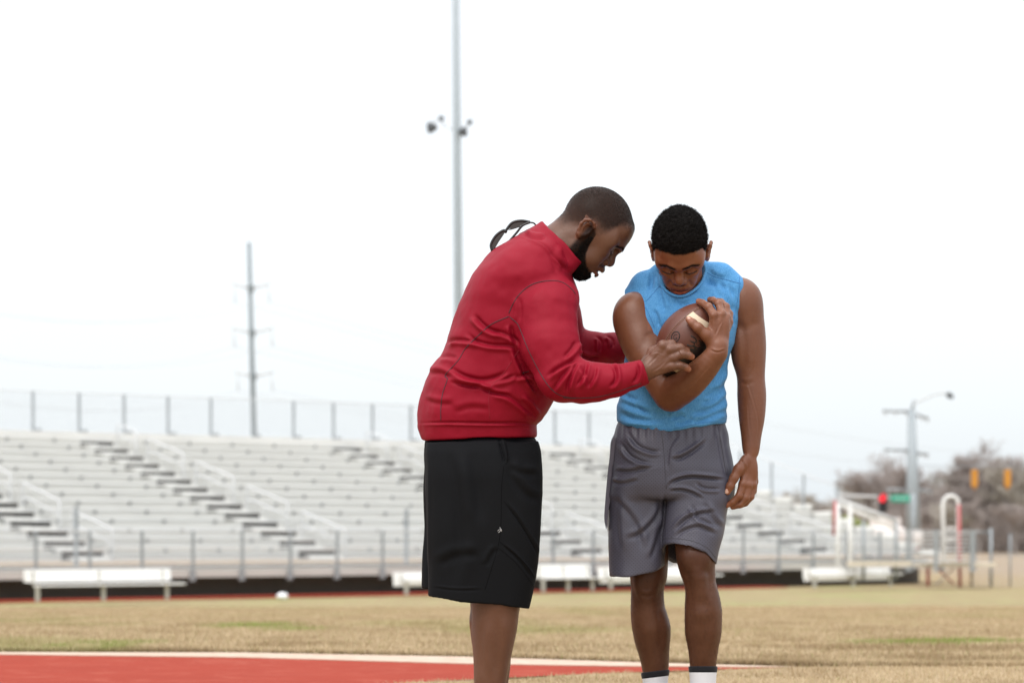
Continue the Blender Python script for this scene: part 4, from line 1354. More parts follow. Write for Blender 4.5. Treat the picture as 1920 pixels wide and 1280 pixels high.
def ribbon(name, pts, r, m, parent, origin, n=6):
    if len(pts) < 2: return None
    W = [Vector(px(p.x, p.y, p.z)) - Vector(origin) for p in pts]
    mb = MB(); mb.tube(W, r * S, n)
    return mb.build(name, m, parent, smooth=True)

def fingernail(mp, c, d, nrm, ln, wd, m, parent, origin):
    """a small curved plate set on the fingertip"""
    d = Vector(d).normalized(); nrm = Vector(nrm); nrm = (nrm - d * nrm.dot(d)).normalized(); s = d.cross(nrm)
    c = Vector(c); vs = []; fs = []
    for i in range(5):
        for j in range(5):
            u = (i / 4 - .5) * 2; v = (j / 4 - .5) * 2
            q = c + d * (u * ln * (1 - 0.12 * v * v)) + s * (v * wd * (1 - .2 * abs(u) ** 3)) + nrm * (0.55 - 0.9 * v * v * wd * .5)
            vs.append(Vector(px(q.x, q.y, q.z)) - Vector(origin))
    for i in range(4):
        for j in range(4):
            a = i * 5 + j; fs.append((a, a + 1, a + 6, a + 5))
    n = len(vs)
    low = [v - Vector((nrm.x, nrm.z, -nrm.y)) * 0.0012 for v in vs]
    fs += [tuple(q + n for q in f)[::-1] for f in fs]
    rim = [0, 1, 2, 3, 4, 9, 14, 19, 24, 23, 22, 21, 20, 15, 10, 5]
    fs += [(rim[i], rim[(i + 1) % 16], rim[(i + 1) % 16] + n, rim[i] + n) for i in range(16)]
    return MB().add(vs + low, fs).build("fingernail", m, parent, smooth=True)

def ground_y(dep): return HOR + F * H / (Y0 + dep * S)

def shoe(parent, origin, x, dep, ang, mat):
    """trainer: upper, sole, laces. ang: direction of the toe in plan, 0 = +x"""
    gy = ground_y(dep)
    d = np.array([math.cos(ang), 0, -math.sin(ang)]); sd = np.array([math.sin(ang), 0, math.cos(ang)])
    C = np.array([x, gy, dep])
    up = np.array([0, -1.0, 0])
    q = lambda f, u, s_: tuple(C + d * f + up * u + sd * s_)
    sc = Sculpt()
    sc.chain([(*q(-38, 24, 0), 21), (*q(0, 27, 0), 23), (*q(45, 22, 0), 22), (*q(95, 17, 3), 20), (*q(118, 15, 2), 15)], 10)
    sc.chain([(*q(-30, 30, 0), 22), (*q(-20, 60, 0), 21)], 10)
    sc.ell(q(-18, 84, 0), (16, 22, 16), 4, 's')
    sc.func(lambda P: P[..., 1] - (gy - 12), [-1e4] * 3, [1e4] * 3, 2, 'i')
    V, Q = sc.surface(2.6)
    o = figure_mesh("shoe", V, Q, mat, parent, origin)
    s2 = Sculpt()
    s2.chain([(*q(-40, 6, 0), 24), (*q(0, 6, 0), 24), (*q(50, 6, 0), 26), (*q(98, 7, 3), 25), (*q(118, 9, 2), 20)], 12)
    s2.func(lambda P: np.abs(P[..., 1] - (gy - 7.5)) - 6.5, [-1e4] * 3, [1e4] * 3, 3, 'i')
    V, Q = s2.surface(2.6)
    figure_mesh("sole", V, Q, M_sole, o, (0, 0, 0)).location = (-origin[0], -origin[1], -origin[2])
    return o

# ------------------------------------------------------------------ the coach
CO = px(915, ground_y(-40), -40)
coach = empty("person", CO, label="man in red quarter-zip top and black shorts leaning over the ball", cat="person")
mid = -42

hd = Head((1115, 440, mid), math.radians(42), 0.0, 1.0, True)
sk = Sculpt()
hd.build(sk, nose=1.15, lips=1.22, lipf=4.4, mouth_open=2.8)
sk.chain([(1092, 424, mid, 35), (1068, 445, mid, 38), (1042, 470, mid, 42), (1010, 520, mid, 52)], 16)
sk.chain([(1000, 530, mid, 58), (930, 660, mid, 70), (895, 770, mid, 76), (895, 850, mid, 70)], 20)
# far and near legs
def leg_rows(rows, zc, hdk=1.06): return [(y, a, b, zc(y) if callable(zc) else zc, min((b - a) / 2 * hdk, 49)) for y, a, b in rows]
near = [(850, 850, 970), (1000, 868, 980), (1090, 882, 978), (1130, 884, 976), (1150, 885, 973), (1176, 886, 970), (1212, 887, 962.5),
        (1250, 888, 954), (1280, 889, 949), (1320, 894, 942), (1352, 900, 938), (1378, 900, 942)]
sk.loft(leg_rows(near, -105), 16, n=2.05)
far = [(850, 850, 960), (1000, 862, 975), (1090, 878, 974), (1137, 882, 970), (1164, 880, 966), (1190, 884, 961), (1250, 893, 956.5), (1280, 897, 953),
       (1320, 902, 946), (1350, 906, 942), (1368, 906, 946)]
sk.loft(leg_rows(far, 28), 16, n=2.05)
for zc, gy_ in ((-105, ground_y(-105)), (28, ground_y(28))):
    sk.ell((958, 1105, zc), (20, 26, 24), 14)
    sk.ell((906, 1185, zc + 12), (18, 46, 20), 14)
    sk.chain([(915, gy_ - 45, zc, 22), (920, gy_ - 28, zc, 22), (985, gy_ - 18, zc, 15), (1022, gy_ - 14, zc, 12)], 8)
# near arm (right arm) inside the sleeve, hand on the ball
sk.chain([(1022, 585, -140, 40), (1055, 705, -185, 34), (1150, 714, -202, 25), (1206, 698, -206, 17)], 12)
HZ = -214
sk.chain([(1200, 699, HZ + 7, 19), (1216, 691, HZ + 3, 19)], 8)
hx = np.array([0.86, -0.50, 0.08]); hx /= np.linalg.norm(hx); hy = np.array([0.50, 0.86, 0.0]); hz = np.cross(hx, hy)
sk.ell((1237, 678, HZ + 2), (33, 24, 12.5), 9, ax=[hx, hy / np.linalg.norm(hy), hz])
sk.ell((1247, 662, HZ + 3), (22, 17, 11), 8, ax=[hx, hy / np.linalg.norm(hy), hz])
sk.ell((1248, 684, HZ + 4), (22, 12, 11), 8)
fing = [
    [(1228, 664, HZ, 9.5), (1243, 647, HZ - 2, 9.0), (1259, 645, HZ + 2, 7.8), (1270, 652, HZ + 14, 6.6), (1274, 657, HZ + 20, 6.0)],
    [(1236, 668, HZ, 9.0), (1257, 655, HZ - 4, 9.0), (1275, 652, HZ - 2, 7.8), (1287, 659, HZ + 8, 6.8), (1290, 664, HZ + 14, 6.0)],
    [(1240, 677, HZ, 9.0), (1262, 670, HZ - 3, 9.0), (1279, 664, HZ - 5, 7.8), (1291, 666, HZ - 1, 6.9), (1297, 669, HZ + 5, 6.0)],
    [(1238, 686, HZ, 9.0), (1260, 686, HZ - 2, 8.4), (1275, 685, HZ - 3, 7.2), (1285, 688, HZ + 1, 6.4), (1291, 692, HZ + 6, 5.6)],
]
for f_ in fing: sk.chain(f_, 4.0)
for a_, b_ in (((1246, 650), (1219, 676)), ((1258, 658), (1222, 684)), ((1262, 672), (1224, 690)), ((1259, 686), (1224, 696))):
    sk.chain([(a_[0], a_[1], HZ - 7.6, 2.6), (b_[0], b_[1], HZ - 6.0, 1.4)], 6)   # tendons behind the knuckles
for f_ in fing:
    sk.ell((f_[1][0], f_[1][1], f_[1][2] - 3.5), (7.5, 6.5, 7), 5)
    sk.ell((f_[2][0] , f_[2][1], f_[2][2] - 1.5), (5.8, 5.8, 7), 4)
sk.chain([(1214, 678, HZ + 12, 12), (1224, 660, HZ + 18, 10), (1240, 651, HZ + 26, 8.5), (1256, 650, HZ + 31, 7)], 5)
# far arm (left arm), hand at the back of the boy's arm
sk.chain([(1035, 575, 65, 36), (1068, 652, 105, 26), (1150, 652, 84, 19), (1186, 653, 62, 15)], 12)
sk.ell((1212, 650, 52), (27, 21, 11), 7)
for i, (yy, ln) in enumerate(((634, 40), (643, 46), (653, 43), (663, 34))):
    sk.chain([(1224, yy + 2, 50, 7.5), (1224 + ln * .45, yy, 44, 7), (1224 + ln * .8, yy + 1, 30, 6), (1224 + ln, yy + 2, 20, 5.3)], 3)
sk.chain([(1198, 640, 46, 9), (1214, 628, 26, 8), (1228, 624, 10, 6.5)], 4)
V, Q = sk.surface(1.42)
V = relax(V, Q, 1, 0.35)
N = vnormals(V, Q)
V = apply_folds(V, N, [(((1214, 690), (1228, 676), (1240, 662)), 1.6, -.5), (((1222, 700), (1238, 690), (1252, 676)), 1.6, -.5), (((1216, 668), (1232, 662), (1246, 668)), 1.4, -.4),
                       (((1224, 708), (1242, 703), (1256, 696)), 2.2, 1.2), (((930, 1150), (934, 1200), (930, 1275)), 7, 1.6), (((905, 1160), (902, 1210), (906, 1270)), 6, 1.2), 
                       (((1268, 642), (1272, 650)), 1.0, .8), (((1272, 657), (1277, 668)), 1.0, .8)])
L = hd.local(V)
f, u, s_ = L[:, 0], L[:, 1], np.abs(L[:, 2])
# pigment: cropped scalp, beard, lips, brows
tint = np.ones((len(V), 4))
inhead = (np.abs(f) < 95) & (np.abs(u) < 110) & (s_ < 62)
nz = vnoise(V * 0.22) * 0.55 + vnoise(V * 0.9) * 0.45
hairline = np.interp(f, [-90, -55, -34, -20, -6, 8, 16, 24, 34, 46, 70], [-32, -24, -2, 15, 14, 12, 24, 45, 52, 54, 54])
scalp = sstep(-16, 18, u - hairline + (nz - .5) * 10) * inhead * (1 - ((s_ > 46) & (u < 17) & (f < -8) & (f > -38)))
thin = sstep(-30, 40, u)
beard_poly_u = np.interp(f, [-30, -16, -8, 2, 6, 12, 22, 32, 40, 60], [14, 12, 8, 2, -24, -38, -50, -55, -57, -58])
beardy = sstep(-4, 4, beard_poly_u - u + (nz - .5) * 5) * sstep(-24, -15, f) * inhead * (s_ > 0)
must = blob(L, (46, -34.5, 0), (7, 3.6, 18), 0.7) * inhead
goat = blob(L, (40, -60, 0), (10, 6, 10), 0.6) * inhead
brow = np.zeros(len(V))
for p_, q_ in (((9, 13.5), (20, 17.5)), ((20, 17.5), (31, 13.5))):
    pass
browd = np.abs(u - np.interp(s_, [6, 14, 22, 32], [12.0, 15.0, 16.5, 11.5]))
brow = np.clip(1.5 - browd / 2.2, 0, 1) * sstep(5, 9, s_) * (1 - sstep(34, 40, s_)) * (f > 16) * inhead
def darken(t_, w, col):
    for c in range(3): t_[:, c] = t_[:, c] * (1 - w) + t_[:, c] * w * col[c]
darken(tint, scalp * (0.74 + 0.26 * thin), (0.17, 0.162, 0.16))
darken(tint, np.clip(beardy + must * .8 + goat * .7, 0, 1), (0.14, 0.15, 0.18))
darken(tint, brow * .85, (0.24, 0.22, 0.22))
lipm = np.clip(blob(L, (48, -51.5, 0), (7, 4.6, 13), 0.4), 0, 1) * inhead
for c, g_ in enumerate((1.55, 1.25, 1.35)): tint[:, c] *= 1 + lipm * (g_ - 1)
mo = blob(L, (46, -46, 0), (8, 1.8, 13), 0.5) * inhead
darken(tint, mo * .8, (0.35, 0.3, 0.3))
darken(tint, blob(L, (48.0, -30.6, 0), (6, 2.6, 9), 0.5) * inhead * .8, (0.3, 0.3, 0.3))
eye = blob(L * np.array([1, 1, 1]), (40, 0, 19.5), (10, 9, 12), .6) + blob(L, (40, 0, -19.5), (10, 9, 12), .6)
darken(tint, np.clip(eye, 0, 1) * inhead * .35, (0.66, 0.58, 0.50))
ear = ((s_ > 46) & (np.abs(u + 4) < 26) & (f > -38) & (f < -6)) * 1.0
for c, g_ in enumerate((1.22, 1.05, 1.0)): tint[:, c] *= 1 + ear * inhead * (g_ - 1)
tips = blob(V, (1297, 670, HZ + 4), (7, 6, 9), .8) + blob(V, (1291, 693, HZ + 5), (7, 6, 9), .8)
for c, g_ in enumerate((1.9, 1.6, 1.5)): tint[:, c] *= 1 + np.clip(tips, 0, 1) * (g_ - 1)
hand = sstep(1205, 1215, V[:, 0]) * (V[:, 2] < -150)
for c, g_ in enumerate((1.30, 1.14, 1.08)): tint[:, c] *= 1 + hand * (g_ - 1)
for c, g_ in enumerate((1.14, 1.06, 1.02)): tint[:, c] *= 1 + inhead * (g_ - 1)
legm = sstep(1120, 1135, V[:, 1])
for c, g_ in enumerate((1.12, 1.02, 0.98)): tint[:, c] *= 1 + legm * (g_ - 1)
body = figure_mesh("body", V, Q, M_coach_skin, coach, CO, {"tint": tint})
HEADSURF = (V, Q, N)
coach_bvh = bvh_of(V, Q[np.linalg.norm(V[Q[:, 0]] - hd.C, axis=1) < 90])

# cropped hair and beard as real short hairs
def scatter(surf, head, n, dens, seed=5):
    """random points on the head's skin, thinned by a density"""
    V_, Q_, N_ = surf; rng = np.random.default_rng(seed)
    c = V_[Q_].mean(1); q = Q_[np.linalg.norm(c - head.C, axis=1) < 112]
    q = q[rng.integers(0, len(q), n)]
    a, b = rng.random((2, n, 1))
    w = [(1 - a) * (1 - b), a * (1 - b), a * b, (1 - a) * b]
    Pp = sum(V_[q[:, i]] * w[i] for i in range(4)); Nn = sum(N_[q[:, i]] * w[i] for i in range(4))
    Ll = head.local(Pp)
    keep = rng.random(n) < dens(Ll)
    return Pp[keep], Nn[keep], Ll[keep]
def dens_scalp(L_):
    f, u, s__ = L_[:, 0], L_[:, 1], np.abs(L_[:, 2])
    hl = np.interp(f, [-90, -55, -34, -20, -6, 8, 16, 24, 34, 46, 70], [-32, -24, -2, 15, 14, 12, 24, 45, 52, 54, 54])
    return sstep(-6, 14, u - hl) * (0.35 + 0.65 * sstep(0, 55, u))
P_, N_, L_ = scatter(HEADSURF, hd, 90000, dens_scalp)
strands(P_, N_, 0.9, 0.19, coach, CO, "cropped_hair", M_stubble, lay=hd.f * 0.6)
def dens_beard(L_):
    f, u, s__ = L_[:, 0], L_[:, 1], np.abs(L_[:, 2])
    b = np.interp(f, [-30, -16, -8, 2, 6, 12, 22, 32, 40, 60], [14, 12, 8, 2, -24, -38, -50, -55, -57, -58])
    d = sstep(-2, 5, b - u) * sstep(-22, -14, f)
    m_ = blob(L_, (46, -34.5, 0), (7, 3.2, 17), 0.6)
    lipz = blob(L_, (46, -48, 0), (12, 7.5, 17), 0.1)
    earz = (s__ > 47) | ((f < -8) & (u > -24)) | (f < -15)
    return np.clip(d, 0, 1) * (1 - lipz) * (1 - earz)
P_, N_, L_ = scatter(HEADSURF, hd, 90000, dens_beard, 9)
bl = 2.4 + 5.5 * np.clip((-45 - L_[:, 1]) / 30, 0, 1)
D_ = np.linalg.norm(P_ - hd.C, axis=1)
strands(P_ , N_, 2.2, 0.34, coach, CO, "beard", M_hair, lay=-hd.u * 0.9 + hd.f * 0.2, seg=2)
# beard bulk under the chin
bs = Sculpt()
hd.ell(bs, (30, -70, 0), (13.5, 10.5, 17), 6)
for d in (-1, 1):
    hd.chain(bs, [(-10, -18, 38 * d, 5), (-11, -40, 38.5 * d, 8), (6, -63, 27 * d, 10.5), (26, -73, 10 * d, 11)], 8)
BV, BQ = bs.surface(1.5)
BN = vnormals(BV, BQ)
BV = BV + BN * ((vnoise(BV * 0.7) - .5) * 2.4 + (vnoise(BV * 0.25) - .5) * 2)[:, None]
figure_mesh("beard_bulk", BV, BQ, M_hair, coach, CO)
bi = np.random.default_rng(4).choice(len(BV), 9000)
strands(BV[bi], BN[bi], 3.0, 0.36, coach, CO, "beard_edge", M_hair, lay=-hd.u * .5, seg=2)
# brow hairs
def dens_brow(L_):
    s__ = np.abs(L_[:, 2]); b = np.abs(L_[:, 1] - np.interp(s__, [6, 14, 22, 32], [12.0, 15.0, 16.5, 11.5]))
    return np.clip(1.6 - b / 1.9, 0, 1) * sstep(4, 9, s__) * (1 - sstep(35, 41, s__)) * (L_[:, 0] > 15)
def brow_hairs(sc, head, parent, origin):
    P_, N_, L_ = scatter(HEADSURF, head, 90000, dens_brow, 21)
    strands(P_, N_, 1.8, 0.24, parent, origin, "eyebrows", M_hair, lay=head.s * np.sign(L_[:, 2:3]) * 1.6)
brow_hairs(sk, hd, coach, CO)
ey = []
mb = MB()
for d in (-1, 1):
    pts = on_skin(coach_bvh, [hd.P(*q) for q in ((46, -5.6, 11 * d), (49, -6.6, 17 * d), (48, -6.6, 23 * d), (43.5, -5.2, 29 * d), (38, -3.2, 33 * d))], .35)
    mb.tube([Vector(px(*p)) - Vector(CO) for p in pts], 0.9 * S, 5)
mb.build("eyelashes", M_lash, coach, smooth=True)

_CV = (V, Q, N)
# --- jacket
jk = Sculpt()
rows = [(432, 992, 1030, 26), (445, 962, 1048, 66), (470, 923, 1060, 104), (493, 902, 1067, 120), (520, 884, 1070, 126), (548, 870.5, 1068, 126), (586, 856, 1064, 122),
        (623, 844, 1060, 120), (661, 828, 1058, 118), (692, 808.5, 1054, 118), (716, 797, 1048, 118), (744, 789.5, 1040, 118), (771, 784.5, 1027, 116), (787, 783.5, 1015, 112), (797, 784, 1004, 108),
        (812, 786, 1005.5, 106), (836, 793, 1005, 104)]
jk.loft([(y, a, b, mid, h_) for y, a, b, h_ in rows], 10, n=2.35, cap=8)
jk.ell((1010, 500, mid), (58, 62, 96), 14)
jk.ell((1028, 560, mid), (58, 60, 90), 14)
jk.chain([(1022, 585, -138, 59), (1032, 650, -168, 52), (1055, 708, -190, 47)], 16)
jk.ell((1036, 560, -122), (50, 44, 46), 14)
jk.chain([(1057, 709, -190, 46), (1090, 715, -198, 40.5), (1122, 716, -202, 36.5), (1150, 714, -205, 32), (1182, 706, -208, 26)], 8)
jk.chain([(1182, 706, -208, 26.5), (1200, 700, -208, 23.5), (1208, 697, -208, 23)], 3)
jk.chain([(1035, 575, 62, 52), (1066, 650, 104, 36), (1110, 652.5, 98, 30), (1150, 653, 84, 27.5), (1176, 654, 72, 25)], 12)
jk.chain([(1176, 654, 72, 25), (1190, 655, 62, 23)], 3)
# cuff opening
cd = np.array([0.93, -0.36, 0.0])
cc = np.array([1210.0, 697.0, -208.0])
jk.func(lambda P: np.where((P[..., 0] > 1150) & (P[..., 2] < -120), (P - cc) @ cd, -50.0), [1150, 600, -300], [1300, 800, -120], 3, 'i')
jk.chain([(1196, 701, -208, 18.5), (1222, 692, -208, 18.5)], 2, 's')
# collar
ca = np.array([0.69, 0.72, 0.0]); ca /= np.linalg.norm(ca); chv = np.array([0.72, -0.69, 0.0]); chv /= np.linalg.norm(chv)
CT = np.array([1052.0, 453.0, mid]) 
def collar(P, grow=0.0, top=0.0):
    q = P - CT; a_ = q @ ca; h_ = q @ chv; c_ = q[..., 2]
    w_ = np.clip(-h_ / 42, -0.1, 1.2)
    ra = 55 + 8 * w_ + grow; rc = 57 + 10 * w_ + grow
    a2 = a_ - 2 + 4 * w_
    ne = np.where(a2 > 0, 4.5, 2.2)
    rr = (np.abs(a2 / ra) ** ne + np.abs(c_ / rc) ** ne) ** (1 / ne); ln = np.hypot(a2, c_)
    return ln * (1 - 1 / np.maximum(rr, 1e-3)), h_
def collar_fn(P):
    d, h_ = collar(P)
    return smax(d, np.maximum(h_ - 1.5, -h_ - 48), 3)
def collar_hole(P):
    d, h_ = collar(P, -4.2)
    return smax(d, -h_ - 30, 3)
jk.func(collar_fn, [960, 380, mid - 80], [1120, 560, mid + 80], 2.2)
jk.func(collar_hole, [960, 360, mid - 80], [1140, 540, mid + 80], 2, 's')
hemf = lambda x: np.interp(x, [780, 792, 860, 930, 1006, 1020], [824, 826, 823, 821, 819, 819])
jk.func(lambda P: np.where(P[..., 0] < 1040, P[..., 1] - hemf(P[..., 0]), -40.0), [770, 800, -200], [1040, 860, 100], 4, 'i')
JV, JQ = jk.surface(1.75)
JV = relax(JV, JQ, 1, 0.4)
JN = vnormals(JV, JQ)
c7 = lambda *a: [(770 + x / 2.908, 400 + y / 2.908) for x, y in a]
c6 = lambda *a: [(1060 + x / 4.5725, 540 + y / 4.5725) for x, y in a]
folds = [
    (c7((185, 712), (240, 690), (320, 695), (390, 712)), 4.5, 3.4, -1),
    (c7((345, 545), (375, 590), (430, 632), (500, 655)), 5.0, 4.2, -1),
    (c7((300, 640), (350, 690), (430, 715), (540, 722), (590, 740)), 4.5, 3.6, -1),
    (c7((440, 640), (510, 655), (570, 690), (595, 740)), 4.5, 3.0, -1),
    (c7((205, 830), (280, 880), (380, 905), (470, 890), (545, 850)), 5.0, 4.2, -1),
    (c7((150, 790), (200, 778), (260, 790)), 5.0, 2.4, -1),
    (c7((200, 915), (290, 935), (380, 950), (470, 985), (560, 995)), 4.0, 4.0, 1),
    (c7((320, 940), (420, 925), (520, 900), (600, 870)), 4.5, 2.8, -1),
    (c7((430, 965), (520, 990), (600, 1040), (680, 1110)), 5.0, 3.2, -1),
    (c7((560, 900), (620, 880), (680, 890)), 4.5, 3.0, -1),
    (c7((590, 1010), (640, 1050), (690, 1120)), 4.5, 2.6, 1),
    (c7((60, 1010), (140, 1035), (240, 1040)), 6.0, 1.6, 1),
    (c7((230, 1090), (330, 1060), (440, 1070)), 7.0, 1.5, 1),
    (c7((100, 880), (160, 870), (230, 900)), 5.0, 2.2, 1),
    (c7((560, 700), (590, 800), (640, 900), (700, 985)), 5.5, 5.0, -1),
    (c7((545, 600), (556, 660), (575, 720)), 4.5, 3.0, -1),
    (c7((925, 788), (860, 812), (790, 850), (735, 900)), 5.0, 5.0, 1),
    (c7((925, 800), (890, 850), (860, 930), (850, 990)), 4.0, 3.2, 1),
    (c7((960, 805), (945, 880), (900, 950)), 4.0, 3.0, 1),
    (c7((905, 800), (840, 870), (790, 940), (770, 985)), 4.5, 2.8, 1),
    (c7((1010, 825), (1000, 890), (960, 960)), 4.0, 2.4, 1),
    (c7((905, 690), (880, 740), (830, 790)), 5.0, 2.6, 1),
    (c6((370, 860), (430, 790), (425, 700), (385, 660)), 4.2, 3.6, -1),
    (c6((560, 830), (610, 770), (625, 700), (600, 640)), 3.6, 2.4, -1),
    (c6((130, 660), (185, 760), (190, 860)), 4.5, 2.4, -1),
    (c6((255, 400), (300, 450), (300, 560)), 3.6, 3.0, -1),
    (c6((340, 395), (400, 440), (410, 520)), 3.6, 2.8, -1),
    (c6((110, 560), (200, 600), (300, 590)), 4.0, 2.6, 1),
    (c7((770, 180), (800, 260), (850, 320)), 6.0, 2.8, 1),
    (c7((610, 100), (660, 130), (740, 140)), 4.0, 2.8, 1),
    (c7((745, 200), (770, 240), (800, 330)), 5, 1.8, 1),
    (c7((590, 450), (597, 520), (592, 600)), 5, 1.8, -1),
    (c7((870, 335), (800, 250), (740, 185), (660, 140), (605, 110)), 2.6, 2.0, 1),
    (c7((20, 1144), (200, 1139), (400, 1143), (560, 1141), (710, 1152)), 2.4, 2.2, -1),
]
JV = apply_folds(JV, JN, [(f_[0], f_[1] * .8, f_[2] * 1.55, f_[3]) for f_ in folds])
JV = JV + JN * ((vnoise(JV * np.array([0.020, 0.035, 0.02])) - .5) * 5.0 + (vnoise(JV * 0.07 + 9) - .5) * 1.6)[:, None]
figure_mesh("jacket", JV, JQ, M_red, coach, CO)
jb = bvh_of(JV, JQ)
seams = [
    c7((535, 545), (560, 490), (590, 445), (640, 400), (700, 375), (780, 367), (830, 378), (875, 410), (898, 440)),
    c7((535, 562), (440, 605), (370, 665), (300, 735), (260, 800), (190, 880), (200, 905), (175, 980), (165, 1060), (165, 1130)),
    c7((540, 565), (580, 600), (600, 640), (640, 740), (700, 860), (760, 950), (820, 993), (900, 1007)) + c6((-20, 938), (230, 938), (400, 903), (560, 848), (650, 818)),
    c7((645, 860), (590, 880), (572, 920), (575, 960), (540, 985), (530, 1040), (545, 1080), (545, 1130)),
]
jacket_obj = [c for c in coach.children if c.name.startswith("jacket")][0]
for sp in seams:
    ribbon("piping", trace(jb, sp, 7, lift=-0.1), 1.05, M_redline, jacket_obj, CO)
M_redstitch = simple("red_stitching", (0.26, 0.005, 0.02), 0.8)
for sp in (c7((590, 745), (500, 880), (430, 965), (430, 1120)), c7((615, 85), (640, 120), (700, 140), (760, 180), (850, 310)),
           c7((42, 1146), (200, 1140), (400, 1144), (560, 1142), (688, 1156)), c7((660, 45), (740, 60), (800, 110), (870, 190), (925, 268))):
    ribbon("stitching", trace(jb, sp, 7, lift=-0.1), 0.6, M_redstitch, jacket_obj, CO)
ribbon("cuff_seam", trace(jb, [(1196, 675), (1192, 690), (1196, 706), (1202, 722)], 5, lift=-.2), 0.8, M_redstitch, jacket_obj, CO)
zp = [Vector(tuple(CT + ca * (54 + dd) + chv * hh + np.array([0, 0, -6]))) for dd, hh in ((0, 2), (2.5, -8), (5, -20), (7, -34))]
ribbon("zip", zp, 1.6, simple("zip_metal", (0.3, 0.3, 0.3), 0.4, 0.6), jacket_obj, CO)

# --- black shorts
bk = Sculpt()
def leg_tube(rows, zc, hdp, hem, inner_from, wall=5.0, n=2.3):
    t = Sculpt()
    g = lambda y: float(np.interp(y, [800, 850, 910], [0.82, 0.93, 1.0])); z_ = lambda y: mid + (zc - mid) * float(np.interp(y, [800, 850, 910], [0.74, 0.9, 1.0]))
    t.loft([(y, a, b, z_(y), g(y) * hdp * ((b - a) / 2) / 100) for y, a, b in rows], 0, n=n, cap=2)
    t.loft([(y, a + wall, b - wall, z_(y), g(y) * hdp * ((b - a) / 2) / 100 - wall) for y, a, b in rows if y >= inner_from], 3, 's', n=n, cap=2)
    t.func(lambda P: P[..., 1] - hem(P[..., 0], P[..., 2]), [0] * 3, [0] * 3, 5, 'i')
    return t
nrow = [(828, 799, 1008), (850, 797, 1014), (900, 798, 1018), (980, 799, 1016), (1044, 800, 1011), (1085, 800.5, 1005), (1119, 801, 999), (1160, 801, 990)]
frow = [(828, 798, 1003), (850, 796, 1008), (980, 796, 1006), (1044, 793, 1000), (1089, 791, 994), (1140, 792, 985)]
hemn = lambda x, z: np.interp(x, [795, 801, 840, 890, 940, 991, 1010], [1116, 1118, 1124, 1129, 1133, 1143, 1145]) - (z + 105) * 0.04
hemr = lambda x, z: np.interp(x, [785, 792, 880, 990], [1100, 1103, 1112, 1120])
t1 = leg_tube(nrow, -103, 60, hemn, 1060)
t2 = leg_tube(frow, 22, 58, hemr, 1060)
bk.func(t1.eval, [780, 780, -190], [1040, 1180, -20], 10)
bk.func(t2.eval, [780, 780, -50], [1040, 1160, 100], 10)
bk.loft([(y, a, b, mid, h_) for y, a, b, h_ in ((808, 802, 996, 84), (828, 799, 1006, 92), (860, 797, 1013, 104), (920, 799, 1014, 106), (985, 804, 1004, 98))], 14, n=2.3, cap=16)
SV, SQ = bk.surface(1.9)
SV = relax(SV, SQ, 1, 0.4); SN = vnormals(SV, SQ)
c1 = lambda *a: [(780 + x / 2.667, 800 + y / 2.667) for x, y in a]
SV = apply_folds(SV, SN, [(a_, b_ * .9, c_ * 1.4, d_) for a_, b_, c_, d_ in [
    (c1((60, 100), (70, 300), (68, 550), (62, 790)), 5, 2.6, -1), (c1((44, 100), (50, 300), (50, 500), (45, 760)), 4, 3.0, 1),
    (c1((415, 60), (430, 120), (445, 185)), 3.0, 3.0, 1),
    (c1((150, 80), (200, 300), (210, 600), (180, 820)), 12, 2.5, 1), (c1((280, 70), (300, 250), (330, 500)), 12, 2.0, -1),
    (c1((450, 190), (520, 230), (620, 240)), 7, 2.4, 1), (c1((440, 200), (540, 330), (630, 380)), 8, 2.2, 1),
    (c1((440, 370), (520, 480), (580, 580), (615, 650)), 3, 1.8, 1), (c1((420, 580), (500, 650), (560, 720), (600, 770)), 2.6, 1.5, 1),
    (c1((100, 700), (200, 650), (330, 640)), 9, 2.0, 1), (c1((70, 800), (200, 815), (340, 812)), 2.0, 1.0, 1),
    (c1((350, 700), (380, 640), (415, 600)), 5, 1.6, 1),
]])
SV = SV + SN * ((vnoise(SV * np.array([0.03, 0.012, 0.03]) + 5) - .5) * 5.5)[:, None]
shorts = figure_mesh("shorts", SV, SQ, M_black, coach, CO)
sb = bvh_of(SV, SQ)
for sp in (c1((440, 190), (428, 300), (425, 480), (412, 590), (380, 700), (345, 812)), c1((440, 372), (520, 480), (580, 580), (612, 650)),
           c1((420, 575), (500, 640), (560, 700), (598, 765)), c1((412, 605), (490, 670), (545, 735), (590, 800)),
           c1((60, 795), (200, 812), (340, 808), (480, 850), (575, 868)), c1((412, 62), (428, 110), (440, 160), (450, 188), (458, 150), (450, 62))):
    ribbon("stitching", trace(sb, sp, 6, lift=-.2), 0.5, M_blackline, shorts, CO)
# small white emblem stitched on the shorts
M_emb = simple("white_embroidery", (0.45, 0.45, 0.45), 0.8)
for sp in (((937, 988), (939, 991), (941, 994)), ((933, 995), (937, 992), (941, 996)), ((934, 998), (937, 996), (939, 992))):
    ribbon("emblem", trace(sb, sp, 3, lift=.1), 0.45, M_emb, shorts, CO)
shoe(coach, CO, 935, -105, 0.05, M_shoe)
shoe(coach, CO, 940, 28, -0.1, M_shoe)

